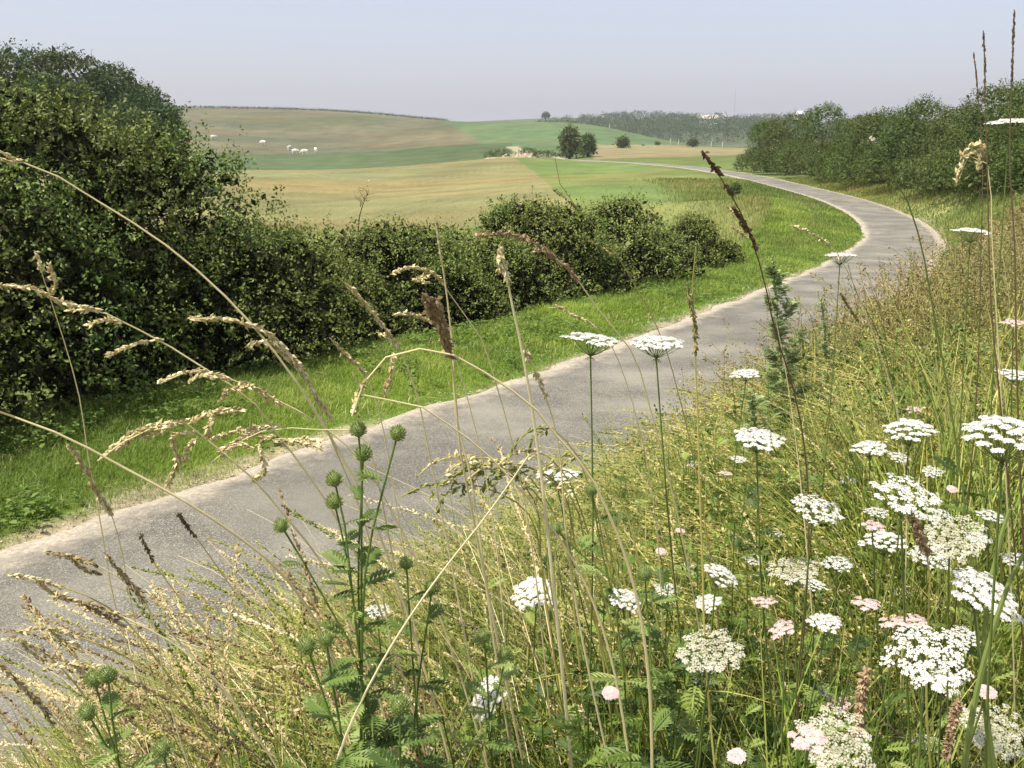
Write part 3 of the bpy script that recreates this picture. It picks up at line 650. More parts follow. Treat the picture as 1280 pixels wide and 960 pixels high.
def house(px, pyb, Y, w_, h, roof, roofmat, lb, az=0, nwin=2):
    x = (px-640)/F_PX*Y*1.0; z = float(P(px, pyb, Y)[2]); t = empty('house', (x, Y, z)); t.rotation_euler[2] = R(az); tag(t, lb, 'house', 'pale houses in the far wood')
    dp = w_*.6; wm = MB(); X, D = w_/2, dp/2
    v = [(-X, -D, -8), (X, -D, -8), (X, D, -8), (-X, D, -8), (-X, -D, h), (X, -D, h), (X, D, h), (-X, D, h), (-X, 0, h+roof), (X, 0, h+roof)]
    wm.add(v, [(0, 1, 5, 4), (1, 2, 6, 5), (2, 3, 7, 6), (3, 0, 4, 7)]).add(v, [(4, 8, 7), (5, 6, 9)])
    wm.build('wall', M['wall'], t)
    rm = MB(); e = .4; v = [(-X-e, -D-e, h-.25), (X+e, -D-e, h-.25), (X+e, 0, h+roof+.1), (-X-e, 0, h+roof+.1), (X+e, D+e, h-.25), (-X-e, D+e, h-.25)]
    v = v+[(a, b, c+.2) for a, b, c in v]
    rm.add(v, [(0, 1, 2, 3), (3, 2, 4, 5), (6, 9, 8, 7), (9, 11, 10, 8), (0, 6, 7, 1), (5, 4, 10, 11), (1, 7, 8, 2), (2, 8, 10, 4), (0, 3, 9, 6), (3, 5, 11, 9)]); ro = rm.build('roof', M[roofmat], t)
    ch = MB(); v = [(a, b, c) for c in (h, h+roof+1.2) for a, b in ((X*.5-.4, -.4), (X*.5+.4, -.4), (X*.5+.4, .4), (X*.5-.4, .4))]
    ch.add(v, [(0, 1, 5, 4), (1, 2, 6, 5), (2, 3, 7, 6), (3, 0, 4, 7), (4, 5, 6, 7)]); ch.build('chimney', M['wall'], ro)
    for k in range(nwin):
        wx = (k+.5)/nwin*w_-X; m_ = MB(); m_.add([(wx-.6, -D-.03, h*.35), (wx+.6, -D-.03, h*.35), (wx+.6, -D-.03, h*.75), (wx-.6, -D-.03, h*.75)], [(0, 1, 2, 3)]); m_.build('window', M['glass'], t)
house(895, 151, 1040, 8, 4.5, 3.5, 'wall', 'small bright white house among the far trees on the ridge', 70)
house(876, 152, 1050, 22, 2.6, 4.0, 'roofpink', 'long low building with a pale roof left of the white house', -20, 5)
house(986, 147, 1000, 10, 3.5, 2.5, 'wall', 'white house on the skyline just left of the right-hand hedge', 40)
def mast():
    c = P(918, 141, 1180); t = empty('radio_mast', c); tag(t, 'thin grey radio mast rising above the far wood', 'mast')
    mb = MB(); H = 26
    for a in (0, 2.1, 4.2): tubes(mb, [(math.cos(a)*.8, math.sin(a)*.8, -12), (math.cos(a)*.4, math.sin(a)*.4, H*.5), (0, 0, H)], [.09, .08, .06], 4)
    for k in range(12):
        z0 = k*H/12; r0 = .8*(1-z0/H)+.1; tubes(mb, [(r0, 0, z0), (-r0*.5, r0*.8, z0+H/12)], [.05, .05], 3); tubes(mb, [(-r0*.5, r0*.8, z0), (-r0*.5, -r0*.8, z0+H/12)], [.05, .05], 3)
    mb.build('lattice', M['metal'], t); a = MB(); tubes(a, [(0, 0, H), (0, 0, H+4)], [.05, .03], 4); a.build('antenna', M['metal'], t)
mast()

# ------------------------------------------------------------------ plants of the verges and the bank
def stuff(mb, name, mat, label, cat):
    o = mb.build(name, mat); tag(o, label, cat, None, 'stuff'); return o
def sample_bank(n, r0, r1, dmin, dmax=99, pw=1.0, a0=-36, a1=36):
    """spots on the bank in front of the viewer"""
    r = r0*(r1/r0)**(rng.random(n)**pw); a = R(1)*rng.uniform(a0, a1, n)
    x, y = r*np.sin(a), r*np.cos(a); z, d = ground(x, y, True); k = (d > dmin) & (d < dmax)
    return np.stack([x, y, z], -1)[k], d[k], r[k]
def patch(p, s, seed): return vnoise(p[:, 0], p[:, 1], s, seed)

# short green grass between lane and hedge, on both sides farther on
def verge():
    n = 330000; Y = 4.5*(60/4.5)**rng.random(n); s = np.interp(Y, CL[:60*7, 1], CLs[:60*7]) if False else np.interp(Y, CL[:np.argmax(CL[:, 1] > 62), 1], CLs[:np.argmax(CL[:, 1] > 62)])
    d = -(HW-.22+rng.random(n)**.9*4.8)
    x, y = on_road(s, d); z = ground(x, y)[0] if False else ground(x, y); z = np.asarray(z)
    p = np.stack([x, y, z], -1); e = -d-HW; cl = patch(p, .35, 21)*.5+patch(p, 1.4, 22)*.5
    keep = rng.random(n) < np.clip(.1+e*2.0-(.5-cl)*2.6, 0, 1); p, e, cl, y = p[keep], e[keep], cl[keep], y[keep]; n = len(p)
    h = (.035+.1*np.clip(e/1.2, .15, 1)*(.4+1.1*cl))*rng.uniform(.6, 1.3, n)*(1+.5*(e > 2.6)); far_ = np.clip(y/14, .8, 3.4)
    mb = MB(); blades(mb, p, h*np.clip(y/20, 1, 1.6), rng.uniform(0, 6.28, n), rng.uniform(.2, .9, n), .0065*far_, np.clip(cl*.8+rng.normal(.1, .15, n), 0, 1), 2)
    stuff(mb, 'verge_grass', M['verge'], 'short bright green grass between the lane and the hedge', 'grass')
    i_ = rng.choice(len(p), 14000); b = p[i_]; k = patch(b, 1.1, 24) > .5; b = b[k]; mb = MB(); blades(mb, b, rng.uniform(.05, .2, len(b)), rng.uniform(0, 6.28, len(b)), rng.uniform(.4, 1.5, len(b)), .004*np.clip(b[:, 1]/12, .8, 3), None, 3)
    stuff(mb, 'dry_verge_grass', M['straw'], 'dry blades scattered through the green verge', 'grass')
    # broad-leaved weeds in it
    n = 2600; Y = 6*(40/6)**rng.random(n); s = np.interp(Y, CL[:np.argmax(CL[:, 1] > 62), 1], CLs[:np.argmax(CL[:, 1] > 62)]); d = -(HW+.35+rng.random(n)*4.2)
    x, y = on_road(s, d); z = ground(x, y); p = np.stack([x, y, z], -1); k = (patch(p, .9, 31)+np.clip(-d-3.4, 0, 1)*.35-.012*y > .42); p = p[k]; n = len(p); L = 9
    pos = np.repeat(p, L, 0)+rng.normal(0, .05, (n*L, 3))*[1, 1, .2]; pos[:, 2] += rng.uniform(.04, .2, n*L)
    az = rng.uniform(0, 6.28, n*L); yv = np.stack([np.cos(az), np.sin(az), rng.uniform(-.1, .6, n*L)], -1); yv = unit(yv); zv = unit(np.array([0, 0, 1.])-yv*yv[:, 2:3]+rng.normal(0, .15, (n*L, 3))); xv = np.cross(yv, zv)
    mb = MB(); scatter(mb, FOLD_V, FOLD_F, pos, np.stack([xv, yv, zv], -1), rng.uniform(.04, .1, n*L)); stuff(mb, 'verge_weeds', M['weed'], 'broad-leaved weeds among the short grass at the foot of the hedge', 'weeds')
    # small white and yellow flowers
    # loose chippings along both edges of the lane
    n = 9000; Y = 3.5*(45/3.5)**rng.random(n); s = np.interp(Y, CL[:np.argmax(CL[:, 1] > 62), 1], CLs[:np.argmax(CL[:, 1] > 62)]); sg = np.where(rng.random(n) < .6, -1, 1)
    d = sg*(HW+.02+rng.normal(0, .17, n)); x, y = on_road(s, d); z = np.maximum(ground(x, y), roadz(y)+.0); p = np.stack([x, y, z+.003], -1)
    sv = np.array([[1, 0, 0], [.2, .9, .1], [-.9, .3, 0], [-.4, -.8, .1], [.6, -.7, 0], [.1, .1, .6], [0, 0, -.5]]); sf = np.array([[0, 1, 5], [1, 2, 5], [2, 3, 5], [3, 4, 5], [4, 0, 5]])
    mb = MB(); scatter(mb, sv, sf, p, rotmats(rng.normal(0, .2, (n, 3))+[0, 0, 1], rng.uniform(0, 6.28, n)), rng.uniform(.006, .02, n)*np.clip(y/14, .8, 2.2)); stuff(mb, 'gravel', M['stone'], 'loose pale chippings along the ragged edges of the lane', 'gravel')
verge()

def rough_far():
    n = 190000; s = rng.uniform(20, 135, n); sg = np.where(rng.random(n) < .55, -1, 1); dd = HW+.1+rng.random(n)**1.2*np.where(sg < 0, 12, 9)
    x, y = on_road(s, sg*dd); z, d = ground(x, y, True); k = (np.abs(d) > HW+.15) & ((sg > 0) | (y > 33)) & (y > 14) & ~((d > 0) & (d > 9.5)) & (rng.random(n) < 1-sstep(np.abs(d), 6.5, 13)); p = np.stack([x, y, z], -1)[k]; dd = np.abs(d[k]); sg = sg[k]; n = len(p)
    dist = p[:, 1]; cl = patch(p, 2.2, 41)*.6+patch(p, .7, 42)*.4; dry = np.clip(cl+np.where(sg < 0, np.clip((dd-4.2)*.13, -.4, .15), np.clip((dd-3)*.08, -.3, .2)), 0, 1)
    mb = MB(); blades(mb, p, (.08+.22*np.clip((dd-HW)/2, .15, 1)*(.5+cl))*rng.uniform(.6, 1.3, n), rng.uniform(0, 6.28, n), rng.uniform(.1, .6, n), .011*np.clip(dist/25, .8, 4), np.clip(dry-.1+rng.normal(0, .12, n), 0, 1), 2)
    stuff(mb, 'rough_grass', M['bankfar'], 'rough half-dry grass on the banks around the bend', 'grass')
rough_far()

def bank():
    # green understorey
    p, d, r = sample_bank(250000, .75, 13, HW+.15, 30, .85); n = len(p); cl = patch(p, .5, 51)*.5+patch(p, .16, 52)*.5
    near = np.clip((r-1)/3, 0, 1); edge = np.clip((d-HW)/.9, .25, 1)
    k = rng.random(n) < (.05+1.1*sstep(cl, .36, .66))*(1-.5*sstep(r, 2, 4))*np.where(p[:, 0] < .1, np.clip((d-HW-.3)/2.2, .12, 1), 1); p, d, r, cl, near, edge = p[k], d[k], r[k], cl[k], near[k], edge[k]; n = len(p)
    h = (.26+.5*cl)*edge*rng.uniform(.5, 1.35, n); h = np.where(r < 1.25, h*.7, h)*(1+.3*(1-sstep(r, 4.5, 7)))
    mb = MB(); blades(mb, p, h, rng.uniform(0, 6.28, n), rng.uniform(.2, 1.3, n), 0.0046+.0015*np.clip(r-1.5, 0, 6), np.clip(cl*.6+rng.normal(.15, .2, n)+near*.12, 0, 1), 3)
    p, d, r = sample_bank(12000, .85, 4.2, HW+.4, 30, .9); n = len(p); k = rng.random(n) < (.2+.9*patch(p, .35, 57))*np.where(p[:, 0] < 0, np.clip((d-HW-.3)/2, .1, 1), 1); p, d, r = p[k], d[k], r[k]; n = len(p)
    h = rng.uniform(.35, .9, n)*np.clip((r-.4)/.9, .55, 1)*np.clip((d-HW)/1.1, .4, 1); blades(mb, p, h, rng.normal(2.8, 1.2, n), rng.uniform(.25, 1.1, n), rng.uniform(.003, .0056, n), np.clip(rng.normal(.55, .25, n), 0, 1), 6)
    stuff(mb, 'bank_grass', M['bank_green'], 'thick green grass covering the near bank', 'grass')
    # dead straw tangled in it
    p, d, r = sample_bank(60000, 1.0, 12, HW+.0, 30, .9); n = len(p); cl = patch(p, .8, 61)
    k = rng.random(n) < .2+.8*cl; p, d, r = p[k], d[k], r[k]; n = len(p); edge = np.clip((d-HW)/1.3, .15, 1)
    mb = MB(); b = p.copy(); b[:, 2] += rng.random(n)*.12*edge; blades(mb, b, rng.uniform(.2, .6, n)*edge, rng.normal(math.pi, 1.3, n), rng.uniform(.6, 1.7, n), .0022+.001*np.clip(r-1.5, 0, 6), None, 4)
    stuff(mb, 'dry_straw', M['straw'], 'dead straw and bent blades tangled through the bank grass', 'grass')
bank()
def thatch():
    p, d, r = sample_bank(130000, 1.6, 7.5, HW-.35, HW+2.6, .8, -36, 2); n = len(p); k = rng.random(n) < .15+.85*sstep(patch(p, .45, 63), .25, .7)*np.clip((d-HW+.3)*2, .1, 1); p, d = p[k], d[k]; n = len(p)
    b = p.copy(); b[:, 2] += rng.random(n)*.14*np.clip(d-HW, .05, 1); mb = MB(); blades(mb, b, rng.uniform(.12, .5, n), rng.normal(2.6, 1.1, n), rng.uniform(.8, 1.75, n), .0028, np.clip(rng.normal(.35, .25, n), 0, 1), 4)
    stuff(mb, 'dead_thatch', M['litter'], 'brown dead grass thatch spilling over the lane edge', 'grass')
thatch()

def fluff(mb, path, dens, size, wid=.25, spread=.35, r=None, m=0):
    """seeds set close along a path (K,3)"""
    path = np.asarray(path, float); seg = np.linalg.norm(np.diff(path, axis=0), axis=1); L = seg.sum(); n = max(4, int(L*dens)); c = np.r_[0, np.cumsum(seg)]
    u = np.sort(rng.random(n))*L; p = np.stack([np.interp(u, c, path[:, i]) for i in range(3)], 1); tg = unit(np.stack([np.interp(u, c, np.gradient(path[:, i], c)) for i in range(3)], 1))
    ax = unit(tg+rng.normal(0, spread, (n, 3))); T = SPK_V*[wid/.16, wid/.16, 1]
    scatter(mb, T, SPK_F, p, rotmats(ax, rng.uniform(0, 6.28, n)), size*rng.uniform(.7, 1.25, n), None if r is None else np.clip(rng.normal(r, .15, n), 0, 1), m)

def gold():
    """flowering grasses behind the flowers: arching stem and drooping panicle"""
    def make(p, h, bend, az, rad, spk, nb, mbs, mbh, size, tint):
        n = len(p); t = np.linspace(0, 1, 7)[None, :, None]; lat = np.stack([np.cos(az), np.sin(az), 0*az], -1)[:, None]
        path = p[:, None]+np.array([0, 0, 1.])*h[:, None, None]*(t-.4*bend[:, None, None]*t**2.5)+lat*(h*bend)[:, None, None]*t**2.2
        tubes(mbs, path, rad[:, None]*np.linspace(1, .45, 7)[None], 3, tint)
        m_ = spk; i = np.repeat(np.arange(n), m_); u = rng.uniform(.66, 1.0, n*m_); k = u*6; k0 = np.minimum(k.astype(int), 5); fr_ = (k-k0)[:, None]
        q = path[i, k0]*(1-fr_)+path[i, k0+1]*fr_; tg = unit(path[i, k0+1]-path[i, k0]); out = rng.normal(0, 1, (len(i), 3)); out = unit(out-tg*(out*tg).sum(1, keepdims=True))
        w_ = (h[i]*.07*(1.05-(u-.66)/.34)*rng.random(len(i)))[:, None]; q = q+out*w_+np.array([0, 0, -1.])*w_*.4
        ax = unit(tg*.8+out*.5+np.array([0, 0, -.35])); T = SPK_V*[1.3, 1.3, 1]
        scatter(mbh, T, SPK_F, q, rotmats(ax, rng.uniform(0, 6.28, len(i))), size[i]*rng.uniform(.7, 1.3, len(i)), np.clip(rng.normal(.6, .2, len(i))+tint[i]*.3-.15, 0, 1))
    s1, h1 = MB(), MB()
    p, d, r = sample_bank(9500, 1.7, 11, HW+.5, 16, .8, -16, 36); n = len(p); k = rng.random(n) < .35+.65*patch(p, 1.1, 71); p, d, r = p[k], d[k], r[k]; n = len(p)
    edge = np.clip((d-HW)/2.2, .3, 1)
    make(p, rng.uniform(.35, .8, n)*edge, rng.uniform(.2, 1.15, n), rng.normal(math.pi, 1.0, n), .0009+.0003*r, 26, 0, s1, h1, .0105+.0014*r, rng.random(n))
    b, d, r = sample_bank(70000, 1.8, 10, HW+.1, 16, .85, -20, 36); k = rng.random(len(b)) < .05+.95*sstep(patch(b, .4, 73), .35, .65); b, d, r = b[k], d[k], r[k]
    blades(s1, b, rng.uniform(.2, .62, len(b))*np.clip((d-HW)/1.2, .3, 1), rng.normal(math.pi, 1.4, len(b)), rng.uniform(.5, 1.7, len(b)), .0032+.0011*r, None, 4)
    stuff(s1, 'golden_grass', M['gold'], 'golden flowering grass stems massed on the bank', 'grass'); stuff(h1, 'golden_grass_heads', M['gold'], 'golden drooping seed heads massed on the bank', 'grass')
    s2, h2 = MB(), MB()
    p, d, r = sample_bank(9500, 5.5, 42, HW+.7, 15, .9, 8, 36); n = len(p); edge = np.clip((d-HW)/2.5, .3, 1)
    make(p, rng.uniform(.45, 1.15, n)*edge, rng.uniform(.05, .5, n), rng.uniform(0, 6.28, n), .0012+.00028*r, 22, 0, s2, h2, .012+.0014*r, rng.random(n))
    b, d, r = sample_bank(80000, 6, 42, HW+.5, 15, .9, 5, 36); blades(s2, b, rng.uniform(.15, .5, len(b))*np.clip((d-HW)/2.0, .25, 1), rng.uniform(0, 6.28, len(b)), rng.uniform(.1, .9, len(b)), .003+.0007*r, None, 2)
    stuff(s2, 'rusty_grass', M['rust'], 'tall reddish dry grass on the slope at the right', 'grass'); stuff(h2, 'rusty_grass_heads', M['rust'], 'reddish feathery seed heads on the slope at the right', 'grass')
gold()

# leafy herbs
def pinnate(nl=6, wid=.3, rib=.035):
    v, f = [], []
    ys = np.linspace(0, 1, 5)
    for y in ys: v += [(-rib*(1-y*.8), y, -.28*y*y), (rib*(1-y*.8), y, -.28*y*y)]
    for i in range(4): f.append((2*i, 2*i+1, 2*i+3, 2*i+2))
    for i in range(nl):
        y = .14+.8*i/nl; L = wid*math.sin(math.pi*(.2+.75*i/nl)); w_ = .045
        for s in (-1, 1):
            k = len(v); z = -.28*y*y
            v += [(0, y-w_, z), (s*L*.55, y+.02, z+.07*L+.02), (s*L, y+L*.62, z-.02), (s*L*.35, y+w_+L*.35, z+.03)]; f.append((k, k+1, k+2, k+3))
    return np.array(v, float), np.array(f)
PIN_V, PIN_F = pinnate(); THI_V, THI_F = pinnate(8, .3, .05)
def leaf_frames(az, up, n):
    y = unit(np.stack([np.cos(az), np.sin(az), up], -1)); z = unit(np.array([0, 0, 1.])-y*y[:, 2:3]+rng.normal(0, .1, (n, 3))); x = unit(np.cross(y, z)); z = np.cross(x, y)
    return np.stack([x, y, z], -1)
def herbs():
    mb = MB(); p, d, r = sample_bank(4200, .95, 4.8, HW+.6, 20, .9, -26, 36); n = len(p); k = rng.random(n) < (.1+.9*patch(p, .5, 81))*(1-.75*sstep(p[:, 0]/p[:, 1], .12, .35)); p, d, r = p[k], d[k], r[k]; n = len(p)
    edge = np.clip((d-HW)/1.1, .35, 1); h = rng.uniform(.28, .8, n)*edge; top = p+np.stack([rng.normal(0, .05, n), rng.normal(0, .05, n), h], -1)
    path = p[:, None]*(1-np.linspace(0, 1, 5)[None, :, None])+top[:, None]*np.linspace(0, 1, 5)[None, :, None]+rng.normal(0, .008, (n, 5, 3))
    tubes(mb, path, np.linspace(.0022, .001, 5)[None], 4, .4)
    L = 14; i = np.repeat(np.arange(n), L); u = np.tile(np.linspace(.12, 1, L), n); q = p[i]*(1-u[:, None])+top[i]*u[:, None]; az = np.tile(np.arange(L)*2.4, n)+rng.uniform(0, 6, n)[i]
    scatter(mb, PIN_V, PIN_F, q, leaf_frames(az, rng.uniform(.1, .9, n*L), n*L), rng.uniform(.05, .11, n*L)*(1.2-.6*u))
    stuff(mb, 'bank_herbs', M['herb'], 'leafy feathery green herbs growing through the near bank', 'plants')
herbs()

# ------------------------------------------------------------------ wild carrot and other flower heads
def floret(): 
    v = [(0, 0, 0)]; f = []
    for k in range(5):
        a = k*2*math.pi/5; k0 = len(v)
        v += [(.62*math.cos(a-.5), .62*math.sin(a-.5), .12), (math.cos(a), math.sin(a), .05), (.62*math.cos(a+.5), .62*math.sin(a+.5), .12)]; f.append((0, k0, k0+1, k0+2))
    return np.array(v), np.array(f)
FLO_V, FLO_F = floret()
def umbel_mesh(kind, seed):
    g = np.random.default_rng(seed); mb = MB(); rays = MB()
    nu = {'dome': 40, 'flat': 36, 'sparse': 30, 'cream': 44, 'pink': 12, 'knob': 1}[kind]; dome = {'dome': .42, 'flat': .14, 'sparse': .12, 'cream': -.05, 'pink': .12, 'knob': .3}[kind]
    nf = {'dome': 17, 'flat': 17, 'sparse': 10, 'cream': 13, 'pink': 14, 'knob': 90}[kind]; lob = g.uniform(0, 6.28)
    c = []
    for k in range(nu):
        rr0 = math.sqrt((k+.4)/nu); a = k*2.39996+lob; rr0 *= 1+.1*math.sin(3*a+lob)+g.normal(0, .04)
        c.append((rr0*math.cos(a), rr0*math.sin(a), dome*(1-rr0*rr0)+g.normal(0, .03)))
    c = np.array(c); sz = 1.0/math.sqrt(nu)*1.12
    if kind == 'knob': c = np.array([[0, 0, 0.]]); sz = 1.
    for q in c:
        k = np.arange(nf); rr1 = np.sqrt((k+.5)/nf)*sz*(.86 if kind != 'sparse' else .8)*(g.uniform(.8, 1.1)); a = k*2.39996+g.uniform(0, 6)
        pz = q[2]+(.5*sz if kind != 'knob' else .6)*(1-(rr1/sz)**2)*.5+g.normal(0, .012, nf)
        pos = np.stack([q[0]+rr1*np.cos(a), q[1]+rr1*np.sin(a), pz], -1)
        nrm = np.stack([rr1/sz*np.cos(a)*.5+q[0]*.25, rr1/sz*np.sin(a)*.5+q[1]*.25, np.ones(nf)], -1)+g.normal(0, .18, (nf, 3))
        s = sz*{'dome': .33, 'flat': .33, 'sparse': .3, 'cream': .27, 'pink': .36, 'knob': .17}[kind]*g.uniform(.8, 1.25, nf)
        scatter(mb, FLO_V, FLO_F, pos, rotmats(nrm, g.uniform(0, 6, nf)), s, np.clip(g.normal(.6, .25, nf)*(np.ones(nf))-(.25 if kind == 'cream' and np.hypot(q[0], q[1]) < .5 else 0), 0, 1))
        if kind != 'knob':
            t = np.linspace(0, 1, 4)[:, None]; e = q-[0, 0, .02]; b = np.array([0, 0, -.62]); path = b*(1-t)+e*t; path[:, :2] = e[:2]*(t**.75)
            tubes(rays, path, .011, 3, .5)
            j = g.uniform(0, 6, 5); pos2 = np.repeat(e[None], 5, 0)
            for jj_ in j: tubes(rays, [e-[0, 0, .06], e+[.55*sz*math.cos(jj_), .55*sz*math.sin(jj_), .0]], .006, 3, .5)
    if kind == 'knob':                                   # green cup under the tight head
        a = np.linspace(0, 2*math.pi, 9)[:-1]; v = [(.2*math.cos(q), .2*math.sin(q), -.45) for q in a]+[(.75*math.cos(q), .75*math.sin(q), .1) for q in a]
        rays.add(v, [(i, (i+1) % 8, 8+(i+1) % 8, 8+i) for i in range(8)])
    else:                                                # drooping forked bracts
        nb = 9; a = np.arange(nb)*2*math.pi/nb; yv = np.stack([np.cos(a), np.sin(a), -.45+0*a], -1); yv = unit(yv); zv = unit(np.array([0, 0, 1.])-yv*yv[:, 2:3]); xv = np.cross(yv, zv)
        scatter(rays, *pinnate(3, .3, .03), np.repeat(np.array([[0, 0, -.62]]), nb, 0), np.stack([xv, yv, zv], -1), .28)
    mat = {'cream': 'cream', 'pink': 'pink', 'knob': 'pink', 'sparse': 'white'}.get(kind, 'white')
    return mb.mesh('flower_head', M[mat]), rays.mesh('ray_cluster', M['stem'])
UM = {(k, s): umbel_mesh(k, 900+s*7+len(k)) for k in ('dome', 'flat', 'sparse', 'cream', 'pink', 'knob') for s in range(2)}
def flower(px, py, wpx, kind, label, tilt=(0, 0), real=None, name='wild_carrot', cat='flower', grp='wild carrot flowers on the near bank', lean=None, long_=False):
    real = real or {'dome': .075, 'flat': .075, 'sparse': .075, 'cream': .08, 'pink': .045, 'knob': .03}[kind]
    if wpx < 50 and py > 560 and kind != 'knob': real *= .62 if kind != 'pink' else .75
    Y = real*F_PX/wpx*.96; p = P(px, py, Y); Rr = real/2
    ln = lean if lean is not None else (rng.uniform(-.05, .2), rng.uniform(0, .2))
    gx_, gy_ = p[0]+ln[0], p[1]+ln[1]; g0 = gz1(gx_, gy_)
    if p[2]-g0 < .12: g0 = p[2]-.15
    t = empty(name, (gx_, gy_, g0)); tag(t, label, cat, grp)
    ax = unit(np.array([[tilt[0]+rng.normal(0, .1), tilt[1]+rng.normal(0, .1)-.08, 1.]]))[0]
    root = np.array([gx_, gy_, g0]); hd = p-root; nk = hd-ax*Rr*.62
    low = np.array([0, 0, -.05]); path = catmull([low, nk*.45*[.55, .55, 1]+[0, 0, 0], nk*.8*[.93, .93, 1]+rng.normal(0, .004, 3), nk], 12)
    mb = MB(); tubes(mb, path, np.linspace(.0021, .0012, 12), 5, .4); mb.build('stem', M['stem'], t)
    a, b = UM[(kind, int(rng.integers(0, 2)))]
    Rm = rotmats(ax[None], np.array([rng.uniform(0, 6.28)]))[0]
    from mathutils import Matrix
    mt = Matrix([[*Rm[0], hd[0]], [*Rm[1], hd[1]], [*Rm[2], hd[2]], [0, 0, 0, 1]])
    for nm, me in (('flower_head', a), ('ray_cluster' if kind != 'knob' else 'calyx', b)):
        o = link(nm, me, t); o.matrix_local = mt @ Matrix.Diagonal((Rr, Rr, Rr, 1))
    H = hd[2]; n = 5 if H > .3 else 2
    u = rng.uniform(.08, .6, n); q = np.stack([np.interp(u, np.linspace(0, 1, 12), path[:, i]) for i in range(3)], 1); az = rng.uniform(0, 6.28, n)
    for i in range(n):
        lm = MB(); scatter(lm, PIN_V, PIN_F, q[i:i+1], leaf_frames(az[i:i+1], np.array([.5]), 1), np.array([rng.uniform(.05, .1)])); lm.build('leaf', M['herb'], t)
